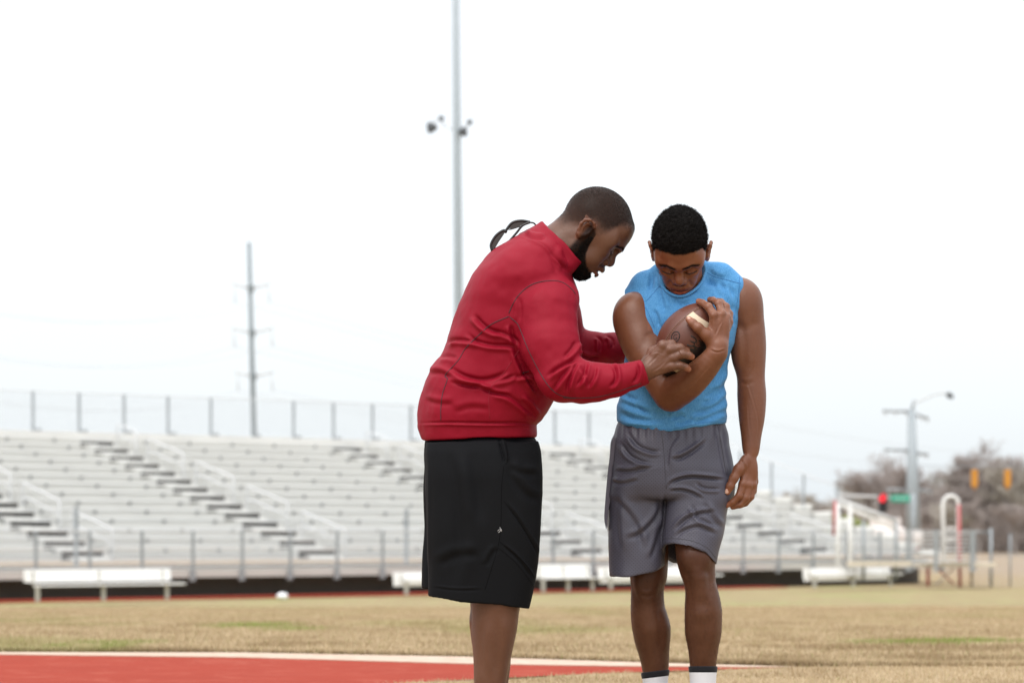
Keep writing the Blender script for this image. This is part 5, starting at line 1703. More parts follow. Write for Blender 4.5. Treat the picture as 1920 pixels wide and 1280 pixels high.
# --- sunglasses hooked on the back of the collar
GO = px(955, 445, -46)
glasses = empty("sunglasses", GO, label="dark sunglasses hooked on the back of the red collar", cat="sunglasses")
c4 = lambda *a: [(900 + x / 4.267, 320 + y / 4.267) for x, y in a]
M_frame = simple("matte_black_frame", (0.012, 0.011, 0.011), 0.35)
M_lens = simple("brown_lens", (0.035, 0.025, 0.020), 0.18, var=0.05, Coat_Weight=0.1)
def plate(poly, z0, z1, name, m, parent, bulge=0.0):
    n = len(poly); vs = []
    for z_ in (z0, z1):
        for x, y in poly: vs.append(Vector(px(x, y, z_)) - Vector(GO))
    fs = [tuple(range(n))[::-1], tuple(range(n, 2 * n))] + [(i, (i + 1) % n, n + (i + 1) % n, n + i) for i in range(n)]
    return MB().add(vs, fs).build(name, m, parent)
l1 = [p for p in spline(c4((100, 640), (90, 590), (130, 525), (185, 485), (196, 500), (150, 570), (110, 630), (100, 640)), 4)]
l2 = [p for p in spline(c4((222, 462), (262, 422), (330, 405), (392, 413), (330, 436), (262, 462), (222, 462)), 4)]
plate([tuple(p) for p in l1], -58, -55, "lens", M_lens, glasses)
plate([tuple(p) for p in l2], -58, -55, "lens", M_lens, glasses)
def gl(name, pts, r, z_, m=M_frame):
    mb = MB(); mb.tube([Vector(px(p[0], p[1], z_ if len(p) < 3 else p[2])) - Vector(GO) for p in spline(pts, 5)], r * S, 6)
    return mb.build(name, m, glasses, smooth=True)
gl("frame", c4((97, 645), (88, 590), (128, 520), (188, 478), (205, 492), (215, 468), (260, 416), (330, 401), (400, 412)), 2.7, -57)
gl("frame", c4((188, 480), (150, 560), (108, 632), (97, 648)), 1.2, -57)
gl("frame", c4((215, 468), (250, 468), (330, 442), (400, 413)), 1.2, -57)
gl("temple_arm", c4((400, 414), (340, 440), (290, 500), (210, 590), (140, 640), (97, 652)), 2.3, -62)
gl("temple_arm", c4((400, 414), (430, 420), (450, 440)), 1.6, -40)

# ------------------------------------------------------------------ the young player
BO = px(1275, ground_y(-10), -10)
boy = empty("person", BO, label="young man in a sleeveless blue shirt and grey mesh shorts hugging a football", cat="person")
hb = Head((1275, 480.4, -70), math.radians(36), math.radians(-2), 0.98, False)
sb_ = Sculpt()
hb.build(sb_, wide=0.95, nose=1.02, lips=1.0, chin=3.0, jaw=0.72, face=0.80, ear=4.5)
sb_.chain([(1275, 500, -40, 34), (1276, 528, -20, 37), (1277, 560, -8, 46)], 14)
sb_.chain([(1275, 580, -8, 56), (1270, 700, -4, 52), (1258, 830, 4, 54)], 16)
# his right arm round the ball
sb_.chain([(1197, 584, -14, 36), (1194, 596, -28, 41.5), (1200, 628, -44, 41), (1213, 662, -62, 37), (1235, 700, -86, 34.5), (1258, 738, -104, 33)], 4, sm=4)
sb_.ell((1189, 594, -34), (38, 45, 36), 12)
sb_.chain([(1258, 738, -104, 33), (1292, 717, -146, 29.5), (1324, 687, -178, 23.5), (1345, 660, -190, 18.5)], 4, sm=4)
sb_.chain([(1344, 662, -190, 18.5), (1347, 648, -190, 18.5)], 6)
# hand over the ball
sb_.ell((1347, 624, -186), (21.5, 34, 12), 8, ax=[np.array([1, 0, .25]) / 1.031, np.array([0, 1, 0]), np.array([-.25, 0, 1]) / 1.031])
sb_.ell((1351, 604, -181), (17.5, 18, 11), 8)
sb_.ell((1338, 632, -188), (13, 20, 11), 7)
bf = [
    [(1340, 606, -188, 9.5), (1338, 590, -189, 8.6), (1328, 575, -181, 7.6), (1317, 568, -167, 6.6), (1310, 565, -160, 5.8)],
    [(1350, 606, -185, 9.5), (1353, 588, -183, 8.4), (1347, 569, -171, 7.4), (1337, 563, -157, 6.4), (1331, 562, -150, 5.7)],
    [(1358, 608, -178, 9.0), (1362, 594, -174, 8.0), (1361, 575, -160, 7.0), (1352, 566, -146, 6.2), (1345, 564, -138, 5.6)],
    [(1362, 616, -172, 8.5), (1367, 604, -164, 7.4), (1368, 588, -150, 6.4), (1362, 577, -136, 5.6), (1356, 573, -130, 5.0)],
]
for f_ in bf: sb_.chain(f_, 3.0)
for f_ in bf[:3]:
    sb_.ell((f_[1][0], f_[1][1], f_[1][2] - 3), (6.5, 6, 7.5), 5)
    sb_.ell((f_[2][0], f_[2][1], f_[2][2] - 1), (6.2, 5.6, 7.5), 4)
for a_, b_ in (((1338, 592, -197), (1341, 634, -198)), ((1352, 590, -192), (1348, 634, -197.5)), ((1361, 598, -183), (1354, 634, -194))):
    sb_.chain([(*a_, 2.6), (*b_, 1.6)], 6)
sb_.chain([(1338, 643, -190, 14), (1325, 628, -196, 11.0), (1309, 615, -199, 8.8), (1299, 606, -196, 7.6), (1291.5, 599, -191, 6.4)], 5)
sb_.ell((1310, 613, -201), (7.5, 7.5, 8), 4)
# his left arm hanging
sb_.chain([(1386, 548, 8, 28), (1393, 562, 8, 34), (1400.5, 600, 6, 31.5), (1403.5, 640, 4, 32), (1405, 672, 2, 30), (1408, 708, -2, 25.4),
           (1409.5, 742, -6, 26.4), (1409.5, 780, -13, 24.0), (1408.5, 815, -22, 18.6), (1408, 846, -30, 15)], 4, sm=4)
sb_.ell((1398, 572, 0), (28, 42, 30), 12)
sb_.ell((1390, 652, -6), (16, 38, 20), 14)
sb_.ell((1407, 880, -38), (14.5, 32, 10.5), 7, ax=[np.array([.97, 0, .25]), np.array([0, 1, 0]), np.array([-.25, 0, .97])])
sb_.ell((1397, 876, -40), (12, 22, 10), 6)
lf = [
    [(1398, 885, -42, 8.6), (1393, 907, -50, 8.0), (1386, 929, -56, 7.0), (1374, 941, -55, 5.9), (1364, 946.5, -52, 5.2)],
    [(1405, 887, -38, 8.6), (1403, 909, -45, 8.0), (1399, 933, -50, 7.0), (1388, 946, -50, 5.9), (1374, 950, -47, 5.2)],
    [(1411, 886, -33, 8.2), (1411, 908, -37, 7.4), (1408, 931, -40, 6.4), (1398, 943, -40, 5.6), (1387, 948, -38, 5.0)],
    [(1414, 884, -28, 7.6), (1415, 902, -28, 6.6), (1413, 920, -30, 5.8), (1407, 932, -30, 5.2), (1399, 938, -30, 4.8)],
]
for f_ in lf: sb_.chain(f_, 2.6)
for f_ in lf[:3]:
    sb_.ell((f_[1][0], f_[1][1], f_[1][2] - 2.5), (6.5, 6, 6.5), 5)
sb_.chain([(1399, 862, -42, 10), (1385, 880, -54, 10), (1376, 896, -60, 8.2), (1369, 911, -62, 7.2), (1364, 922, -61, 5.8)], 5)
# legs
bl_ = [(860, 1155, 1245), (1000, 1168, 1252), (1060, 1178, 1252.5), (1081, 1181, 1251), (1109, 1183, 1244.5), (1134, 1182.6, 1246), (1150, 1182.5, 1250), (1174, 1184.5, 1256.5), (1191, 1187.5, 1256.8),
       (1207, 1191, 1255.5), (1227, 1197.5, 1254.5), (1252, 1203.5, 1253.5), (1280, 1208, 1250), (1320, 1211, 1247), (1350, 1210, 1249), (1368, 1206, 1253)]
br_ = [(860, 1262, 1362), (960, 1262, 1352), (1022, 1265.5, 1341), (1045, 1268, 1342), (1061, 1271, 1341), (1080, 1277, 1341.5), (1093, 1282, 1343), (1105, 1284.5, 1346), (1121, 1284.5, 1350), (1150, 1283.6, 1354),
       (1182, 1284, 1353), (1219, 1290.5, 1346.5), (1247, 1293.4, 1342.8), (1280, 1296, 1340), (1320, 1298, 1338), (1355, 1298, 1338), (1380, 1296, 1341)]
zl = lambda y: float(np.interp(y, [860, 1080, 1250, 1380], [4, -6, 22, 26]))
zr = lambda y: float(np.interp(y, [860, 1040, 1100, 1250, 1380], [-8, -58, -56, -36, -30]))
sb_.loft(leg_rows(bl_, zl, 1.08), 12, n=2.05)
sb_.loft(leg_rows(br_, zr, 1.08), 12, n=2.05)
sb_.ell((1305, 1048, zr(1048) - 30), (23, 25, 14), 12)           # knee cap
sb_.chain([(1308, 1076, zr(1076) - 34, 9), (1314, 1110, zr(1110) - 30, 5)], 14)
sb_.ell((1286, 1040, zr(1040) - 20), (10, 16, 12), 8)
sb_.chain([(1312, 1085, zr(1085) - 31, 8), (1316, 1150, zr(1150) - 30, 8), (1317, 1230, zr(1230) - 18, 8)], 16)
sb_.ell((1212, 1096, zl(1096) - 26), (20, 24, 13), 12)
sb_.chain([(1213, 1120, zl(1120) - 26, 8), (1219, 1180, zl(1180) - 26, 8), (1228, 1240, zl(1240) - 16, 8)], 16)
for x_, zc, d_ in ((1230, 26, 1), (1318, -30, -1)):
    gy_ = ground_y(zc)
    sb_.chain([(x_, gy_ - 48, zc, 20), (x_, gy_ - 28, zc + 2, 21), (x_, gy_ - 22, zc - 50, 16), (x_ , gy_ - 15, zc - 95, 12)], 10)
V, Q = sb_.surface(1.42)
V = relax(V, Q, 1, 0.35)
N = vnormals(V, Q)
V = apply_folds(V, N, [(((1417, 640), (1413, 680), (1404, 708)), 1.5, -.45), (((1397, 712), (1408, 745), (1419, 790), (1415, 832)), 1.5, -.5), (((1400, 752), (1403, 800), (1410, 842)), 1.3, -.35),
                       (((1385, 598), (1395, 640), (1393, 695)), 8, 1.6), (((1376, 604), (1400, 616), (1428, 600)), 8, 1.0), (((1384, 712), (1400, 720), (1418, 712)), 4, .7),
                       (((1232, 610), (1207, 645), (1180, 672)), 9, 1.2), (((1240, 628), (1225, 624), (1206, 632)), 3.6, .8), (((1272, 742), (1305, 716), (1336, 682)), 1.5, -.6), (((1245, 752), (1280, 745), (1312, 722)), 6, .7),
                       (((1330, 655), (1345, 660), (1362, 655)), 1.6, 1.0), (((1290, 1032), (1306, 1026), (1324, 1034)), 4, 1.2), (((1284, 1070), (1306, 1076), (1332, 1068)), 6, .8), (((1320, 1110), (1328, 1160), (1322, 1225)), 6, 1.6),
                       (((1196, 1112), (1212, 1118), (1230, 1112)), 4, 1.4), (((1235, 1130), (1240, 1180), (1234, 1230)), 6, 1.4), (((1388, 860), (1396, 874), (1394, 890)), 1.8, 1.0), (((1342, 632), (1350, 614), (1356, 602)), 1.4, -.9)])
L = hb.local(V); f, u, s_ = L[:, 0], L[:, 1], np.abs(L[:, 2])
inhead = (np.abs(f) < 95) & (np.abs(u) < 110) & (s_ < 62)
tint = np.ones((len(V), 4))
hl_b = lambda f: np.interp(f, [-90, -60, -34, -20, -8, 2, 14, 22, 34, 46, 70], [-36, -30, -8, 14, 14, 10, 22, 40, 45, 46, 46])
darken(tint, sstep(-5, 3, u - hl_b(f)) * inhead * (1 - ((s_ > 45) & (u < 22) & (f < -5) & (f > -40))), (0.08, 0.08, 0.09))
browd = np.abs(u - np.interp(s_, [5, 14, 24, 34], [11.5, 14.5, 17.0, 12.0]))
brow = np.clip(1.7 - browd / 2.3, 0, 1) * sstep(4, 8, s_) * (1 - sstep(33, 40, s_)) * (f > 16) * inhead
darken(tint, brow * .88, (0.16, 0.15, 0.15))
lipm = np.clip(blob(L, (48, -51.2, 0), (7, 5.0, 13), 0.4), 0, 1) * inhead
lipu = np.clip(blob(L, (48, -41.0, 0), (7, 3.8, 14), 0.4), 0, 1) * inhead
for c, g_ in enumerate((1.45, 0.95, 1.1)): tint[:, c] *= 1 + lipm * (g_ - 1)
for c, g_ in enumerate((0.85, 0.65, 0.75)): tint[:, c] *= 1 + lipu * (g_ - 1)
darken(tint, blob(L, (48, -45.4, 0), (8, 1.3, 15), 0.6) * inhead * .75, (0.3, 0.22, 0.22))
darken(tint, blob(L, (49.5, -31.0, 0), (6, 2.4, 9), 0.5) * inhead * .7, (0.35, 0.3, 0.3))
eye = blob(L, (40, 0, 19.5), (10, 8, 12), .6) + blob(L, (40, 0, -19.5), (10, 8, 12), .6)
darken(tint, np.clip(eye, 0, 1) * inhead * .35, (0.66, 0.56, 0.48))
kn = blob(V, (1306, 1050, -90), (26, 28, 40), 1.0) + blob(V, (1212, 1098, -30), (22, 24, 40), 1.0)
for c, g_ in enumerate((1.30, 1.18, 1.08)): tint[:, c] *= 1 + inhead * (u < 44) * (g_ - 1)  # warm light on the face, put into the skin tint
darken(tint, np.clip(kn, 0, 1) * .55, (0.55, 0.52, 0.55))
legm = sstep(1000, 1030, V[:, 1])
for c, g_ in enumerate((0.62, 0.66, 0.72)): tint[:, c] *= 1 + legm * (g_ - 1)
tips = sum(blob(V, c_, (7, 7, 8), .9) for c_ in ((1291, 598, -193), (1309, 565, -160), (1363, 923, -62), (1363, 947, -52)))
for c, g_ in enumerate((1.45, 1.35, 1.35)): tint[:, c] *= 1 + np.clip(tips, 0, 1) * (g_ - 1)
handm = np.clip(blob(V, (1340, 610, -185), (44, 50, 60), .4) + blob(V, (1395, 900, -45), (45, 55, 50), .4), 0, 1)
for c, g_ in enumerate((1.18, 1.16, 1.16)): tint[:, c] *= 1 + handm * (g_ - 1)
# tattooed letters on the finger
tat = blob(V, (1341, 573, -180), (5, 5, 12), .5)
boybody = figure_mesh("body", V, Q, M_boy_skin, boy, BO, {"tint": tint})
bbvh = bvh_of(V, Q)
HEADSURF = (V, Q, N)
brow_hairs(sb_, hb, boy, BO)
# lashes
mb = MB()
for d in (-1, 1):
    pts = on_skin(bbvh, [hb.P(*q) for q in ((46.0, -5.4, 10.5 * d), (49, -6.8, 15 * d), (50, -7.4, 20 * d), (47.0, -6.8, 26 * d), (40.0, -4.2, 33 * d))], .35)
    mb.tube([Vector(px(*p)) - Vector(BO) for p in pts], 0.95 * S, 5)
mb.build("eyelashes", M_lash, boy, smooth=True)
# hair
hs = Sculpt()
hb.ell(hs, (-12, 27, 0), (69, 66, 47.5), 0)
hb.ell(hs, (6, 42, 0), (46, 44, 46), 14)
for d in (-1, 1): hb.ell(hs, (-2, 52, 20 * d), (42, 33, 26), 16)
def hair_cut(P):
    l = hb.local(P)
    return (hl_b(l[..., 0]) - l[..., 1]) * 0.8 - 1.0
hs.func(hair_cut, [-1e4] * 3, [1e4] * 3, 5, 'i')
HV, HQ = hs.surface(1.5)
HN = vnormals(HV, HQ)
HV = HV + HN * ((vnoise(HV * 0.33) - .5) * 4.5 + (vnoise(HV * 0.8) - .5) * 3.0)[:, None]
figure_mesh("hair", HV, HQ, M_hair, boy, BO)
hi_ = np.random.default_rng(8).choice(len(HV), 16000)
strands(HV[hi_] - HN[hi_] * 1.0, HN[hi_], 4.6, 0.42, boy, BO, "curls", M_hair, curl=1.7, seg=5)

def leg_hair(V_, Q_, N_, y0, y1, n, parent, origin, seed):
    rng = np.random.default_rng(seed); c = V_[Q_[:, 0]]
    q = Q_[(c[:, 1] > y0) & (c[:, 1] < y1)]; q = q[rng.integers(0, len(q), n)]
    strands(V_[q[:, 0]], N_[q[:, 0]], 2.6, 0.11, parent, origin, "body_hair", M_hair, lay=np.array([0, 1.6, 0]))
leg_hair(V, Q, N, 1085, 1250, 3500, boy, BO, 31)
# --- blue shirt
st = Sculpt()
rows = [(536, 1200, 1368, 60, 2), (560, 1180, 1386, 68, -2), (600, 1176, 1384, 74, -8), (640, 1176, 1378, 74, -10), (660, 1174, 1371, 72, -8), (684, 1170, 1365, 70, -6), (700, 1168, 1361, 68, -4),
        (737, 1164, 1359.5, 66, 0), (750, 1160, 1362, 67, 0), (763, 1156, 1361.5, 68, 0), (780, 1156.5, 1362, 69, 0), (792, 1158, 1362, 70, 0), (825, 1160, 1362, 70, 0)]
st.loft([(y, a, b, zc, h_) for y, a, b, h_, zc in rows], 12, n=2.4, cap=10)
st.chain([(1250, 520, -6, 26), (1210, 538, -4, 25), (1188, 562, -4, 24)], 16)
st.chain([(1306, 510, -4, 24), (1350, 521, -2, 25), (1374, 541, -2, 24), (1376, 570, -2, 22)], 16)
st.ell((1275, 594, -38), (84, 52, 42), 18)      # chest
st.chain([(1236, 508, -10, 14), (1244, 533, -42, 15), (1262, 556, -58, 15), (1284, 558, -58, 15), (1304, 543, -44, 15), (1316, 512, -12, 15)], 10)
# neck opening
st.chain([(1277, 470, -30, 42), (1278, 505, -36, 43), (1277, 532, -52, 32)], 3, 's')
# cut the sleeves away at the armholes
def arm_cut_l(P):
    d, sg, _ = dist_poly(P[..., 0], P[..., 1], [(1150, 520), (1171, 541), (1186, 547.5), (1200, 559), (1212, 575.6), (1221, 594), (1228.5, 613), (1233, 625), (1210, 660)])
    return d * -sg
st.func(lambda P: np.where(P[..., 1] < 655, 1394 - P[..., 0], 99) * -1, [1380, 480, -90], [1430, 660, 90], 2, 'i')
st.func(lambda P: np.where(P[..., 1] < 560, (1171 + (P[..., 1] - 541) * 0.1) - P[..., 0], -99), [1140, 480, -90], [1200, 560, 90], 2, 'i')
hem2 = lambda x: np.interp(x, [1150, 1163, 1191, 1224, 1257, 1290, 1322, 1360, 1370], [788, 792, 802, 807, 808, 802, 796, 794, 794])
st.func(lambda P: P[..., 1] - hem2(P[..., 0]), [-1e4] * 3, [1e4] * 3, 3, 'i')
TV, TQ = st.surface(1.6)
TV = relax(TV, TQ, 1, 0.4); TN = vnormals(TV, TQ)
c5 = lambda *a: [(1130 + x / 4.267, 360 + y / 4.267) for x, y in a]
TV = apply_folds(TV, TN, [
    (c5((445, 760), (470, 860), (500, 960)), 4, 3.0, 1), (c5((400, 620), (390, 720), (370, 810)), 4, 3.2, -1), (c5((430, 640), (440, 740), (480, 800)), 4, 2.6, 1),
    (c5((880, 720), (910, 790), (960, 850)), 4, 1.8, 1), (c5((930, 700), (980, 820), (1040, 960)), 4, 3.2, 1), (c5((1000, 730), (1040, 850), (1060, 980)), 4, 2.8, 1),
    (c5((1020, 900), (1040, 1000), (1060, 1090)), 3.5, 2.6, -1), (c5((560, 860), (620, 900), (700, 890)), 5, 2.0, 1), (c5((400, 930), (440, 1010), (450, 1090)), 3.5, 2.6, 1),
    (c5((840, 600), (880, 660), (980, 700)), 4, 1.6, 1),
    (c6((470, 960), (560, 1010), (680, 1050), (830, 1080)), 5, 3.6, -1), (c6((450, 1060), (560, 1110), (700, 1130), (860, 1120)), 5, 3.4, -1),
    (c6((480, 900), (560, 940), (640, 960)), 4.5, 3.0, -1), (c6((1380, 780), (1330, 880), (1240, 960), (1150, 1000)), 5, 3.8, 1),
    (c6((1385, 900), (1320, 990), (1200, 1050), (1060, 1080)), 5, 3.8, 1), (c6((1375, 640), (1320, 760), (1240, 850)), 5, 3.2, 1),
    (c6((1380, 1040), (1290, 1080), (1180, 1130), (1080, 1150)), 4.5, 3.4, 1), (c6((900, 1130), (960, 1100), (1040, 1090)), 4, 3.2, 1),
    (c6((930, 1160), (1010, 1150), (1100, 1110)), 4, 2.6, -1), (c6((600, 1010), (720, 1090), (800, 1110)), 4, 2.6, 1),
    (c6((1400, 560), (1360, 680), (1290, 800)), 4, 2.4, 1), (c6((500, 1180), (640, 1190), (760, 1205)), 3, 1.6, 1), (c6((1330, 830), (1260, 900), (1180, 940)), 4, 2.2, 1),
])
TV = TV + TN * ((vnoise(TV * np.array([0.03, 0.05, 0.03]) + 3) - .5) * 2.6 + (vnoise(TV * 0.09 + 9) - .5) * 0.7)[:, None]
shirt = figure_mesh("sleeveless_shirt", TV, TQ, M_blue, boy, BO)
tb = bvh_of(TV, TQ)
for sp, r_ in ((c5((835, 645), (900, 680), (1000, 705), (1104, 732)), .8), (c5((470, 740), (430, 780), (380, 840), (345, 872)), .8), (c5((205, 800), (250, 830), (300, 872), (345, 930), (385, 1010), (412, 1080)), .7),
               (c6((470, 1145), (600, 1188), (750, 1207), (900, 1207), (1050, 1180), (1200, 1150), (1365, 1146)), .6), (c5((1095, 645), (1092, 760), (1072, 900), (1048, 1010)), .7)):
    ribbon("stitching", trace(tb, sp, 6, lift=-.15), r_, M_blueline, shirt, BO)
cb_pts = spline([(1231, 497, 2), (1232, 511, -28), (1239, 532, -58), (1254, 549, -76), (1275, 556, -80), (1295, 549, -76), (1314, 532, -56), (1323, 511, -26), (1324, 492, 2), (1308, 478, 34), (1275, 472, 44), (1244, 480, 34), (1231, 497, 2)], 6)
o = ribbon("collar_band", [Vector(tuple(p)) for p in cb_pts], 2.8, M_blue, shirt, BO, 10)

# --- grey shorts
gs = Sculpt()
lrow = [(900, 1140, 1256), (943, 1141, 1254), (980, 1142, 1252), (1020, 1141, 1249), (1060, 1142, 1249), (1100, 1142.5, 1250)]
rrow = [(900, 1246, 1377), (930, 1246, 1374), (955, 1243, 1364), (1004, 1242, 1355), (1030, 1241, 1349), (1058, 1241, 1344), (1080, 1241, 1342)]
def gtube(rows, zc, hd_, hem, inner):
    t = Sculpt()
    t.loft([(y, a, b, zc(y), hd_) for y, a, b in rows], 0, n=2.3, cap=2)
    t.loft([(y, a + 4.5, b - 4.5, zc(y), hd_ - 4.5) for y, a, b in rows if y >= inner], 2, 's', n=2.3, cap=2)
    t.func(lambda P: P[..., 1] - hem(P[..., 0], P[..., 2]), [0] * 3, [0] * 3, 4.5, 'i')
    return t
zgl = lambda y: float(np.interp(y, [900, 1080], [0, -8])); zgr = lambda y: float(np.interp(y, [900, 1060], [-8, -46]))
hl1 = lambda x, z: np.interp(x, [1138, 1142, 1181, 1222, 1252], [1079, 1079.5, 1079, 1070, 1058]) - np.clip((z + 8) * 0.05, -4, 4)
hr1 = lambda x, z: np.interp(x, [1238, 1262, 1295, 1323, 1342, 1350], [1020, 1020, 1025, 1036, 1057, 1062]) + np.interp(z, [-120, -70, 20], [0, 0, 34]) * np.interp(x, [1240, 1262, 1300, 1340], [1.0, 1.1, .8, .2])
ta = gtube(lrow, zgl, 68, hl1, 1000); tb2 = gtube(rrow, zgr, 68, hr1, 980)
gs.func(ta.eval, [1120, 880, -100], [1270, 1110, 80], 0)
gs.func(tb2.eval, [1230, 880, -130], [1390, 1100, 60], 5)
gs.loft([(y, a, b, zc, h_) for y, a, b, zc, h_ in ((782, 1163, 1357, 0, 66), (800, 1157, 1360, 0, 68), (829, 1146, 1367, -2, 74), (857, 1143, 1374, -4, 78), (882, 1140.5, 1377.5, -6, 80), (905, 1138.5, 1378, -6, 80), (935, 1137, 1376, -8, 74))], 8, n=2.4, cap=12)
GV, GQ = gs.surface(1.75)
GV = relax(GV, GQ, 1, 0.4); GN = vnormals(GV, GQ)
c8 = lambda *a: [(1100 + x / 2.461, 760 + y / 2.461) for x, y in a]
GV = apply_folds(GV, GN, [(a_, b_ * .68, c_ * 1.25, d_) for a_, b_, c_, d_ in [
    (c8((190, 120), (230, 180), (300, 210), (350, 205)), 5, 3.6, -1), (c8((150, 160), (200, 230), (280, 265), (355, 260)), 5, 3.4, -1),
    (c8((120, 300), (200, 305), (290, 285), (355, 275)), 5, 3.2, 1), (c8((105, 350), (170, 360), (250, 340)), 5, 2.4, 1),
    (c8((370, 385), (400, 350), (470, 330), (560, 335), (650, 350)), 4, 4.2, 1), (c8((380, 250), (440, 240), (520, 190), (560, 150)), 5, 3.4, 1),
    (c8((375, 395), (440, 390), (500, 410), (540, 440)), 4, 3.2, 1), 
    (c8((400, 590), (450, 530), (520, 500), (600, 490)), 5, 3.2, 1), (c8((350, 600), (360, 500), (362, 400)), 5, 2.5, 1), (c8((115, 420), (170, 470), (230, 560), (260, 680)), 8, 2.4, 1), (c8((350, 430), (320, 520), (250, 590), (170, 620)), 7, 3.0, -1), (c8((350, 520), (330, 620), (290, 720)), 7, 2.6, -1), (c8((150, 400), (140, 520), (150, 680)), 8, 1.8, 1), (c8((540, 445), (580, 520), (615, 570)), 6, 2.4, 1),
    
    (c8((480, 450), (520, 520), (600, 560)), 5, 2.6, -1),
    (c8((400, 620), (440, 580), (520, 560), (600, 600)), 5, 2.4, 1), 
    (c8((420, 130), (380, 200), (370, 300)), 5, 2.0, 1), (c8((600, 110), (620, 200), (640, 330)), 3, 1.8, 1),
    (c8((140, 90), (120, 200), (112, 300)), 3, 2.0, -1), (c8((500, 350), (540, 380), (620, 385)), 4, 2.6, -1),
]])
wb = sstep(806, 838, GV[:, 1])
GV = GV + GN * ((vnoise(GV * np.array([0.035, 0.02, 0.03]) + 5) - .5) * 6)[:, None] + GN * ((1 - wb) * np.sin(GV[:, 0] * 0.42) * 1.1)[:, None]
plain = np.clip(sstep(1340, 1352, GV[:, 0] - (GV[:, 1] - 800) * 0.02) + (1 - sstep(1146, 1156, GV[:, 0] + np.clip(GV[:, 1] - 800, 0, 200) * 0.04)), 0, 1)
gshorts = figure_mesh("shorts", GV, GQ, M_shorts, boy, BO, {"plain": plain})
gb = bvh_of(GV, GQ)
M_greyline = simple("grey_stitching", (0.05, 0.048, 0.06), 0.8)
for sp in (c8((105, 757), (200, 760), (300, 735), (368, 705)), c8((352, 615), (400, 612), (480, 622), (550, 652), (598, 705)), c8((345, 120), (355, 200), (362, 300), (368, 385)), c8((605, 90), (625, 200), (645, 320))):
    ribbon("stitching", trace(gb, sp, 6, lift=-.1), 0.7, M_greyline, gshorts, BO)
# side panels hanging loose beside the legs, with the pale vent showing between
def prism(name, poly, z0, z1, m, parent, origin):
    poly = [tuple(p) for p in poly]; n = len(poly)
    vs = [Vector(px(x, y, z_)) - Vector(origin) for z_ in (z0, z1) for x, y in poly]
    fs = [tuple(range(n))[::-1], tuple(range(n, 2 * n))] + [(i, (i + 1) % n, n + (i + 1) % n, n + i) for i in range(n)]
    return MB().add(vs, fs).build(name, m, parent)
lft = spline([(1150, 820), (1144.5, 850), (1140, 880), (1137, 912), (1134.5, 943), (1133, 972), (1136.5, 992)], 4)
prism("side_panel", lft + spline([(1137.5, 990), (1140, 965), (1145, 930), (1152, 880), (1160, 825)], 4), -34, 16, M_shorts_plain, gshorts, BO)
prism("side_vent", [(1140, 955), (1138, 985), (1141, 1012), (1147, 1012), (1147, 955)], -22, 6, M_white_cloth, gshorts, BO)
prism("side_vent", [(1361, 948), (1360.5, 975), (1356.5, 1003), (1350, 1003), (1350, 948)], -28, 0, M_white_cloth, gshorts, BO)

# --- socks and shoes
for rows_, zf, y0 in ((bl_, zl, (1258, 1258)), (br_, zr, (1249, 1249))):
    for nm, ya, yb, g_, m_ in (("sock", y0[0] + 9, 1372, 2.2, M_white_cloth), ("sock_band", y0[0] - 1, y0[0] + 11, 3.0, M_black_cloth)):
        ys = np.array([r[0] for r in rows_], float)
        t = Sculpt()
        rr = []
        for y in np.linspace(ya, yb, 9 if yb - ya > 40 else 4):
            a = np.interp(y, ys, [r[1] for r in rows_]) - g_; b = np.interp(y, ys, [r[2] for r in rows_]) + g_
            rr.append((y, a, b, zf(y), (b - a) / 2 * 1.08))
        t.loft(rr, 0, n=2.05, cap=2)
        tilt = 0.10 if rows_ is bl_ else 0.0
        if tilt: t2_ = t.ops[0]; fn0 = t2_[0]; t.ops[0] = ((lambda P, fn0=fn0: fn0(P + np.stack([0 * P[..., 0], (P[..., 0] - 1230) * 0.12, 0 * P[..., 0]], -1))), t2_[1] - 6, t2_[2] + 6, t2_[3], t2_[4])
        VV, QQ = t.surface(1.7)
        so = figure_mesh(nm, VV, QQ, m_, boy if nm == "sock" else last, BO if nm == "sock" else (0, 0, 0))
        if nm == "sock": last = so
        else: so.location = (-BO[0], -BO[1], -BO[2])
shoe(boy, BO, 1230, 22, math.pi / 2 * 1.0, simple("grey_trainer", (0.12, 0.12, 0.14), 0.6))
shoe(boy, BO, 1318, -34, math.pi / 2 * 0.97, simple("grey_trainer_right", (0.12, 0.12, 0.14), 0.6))

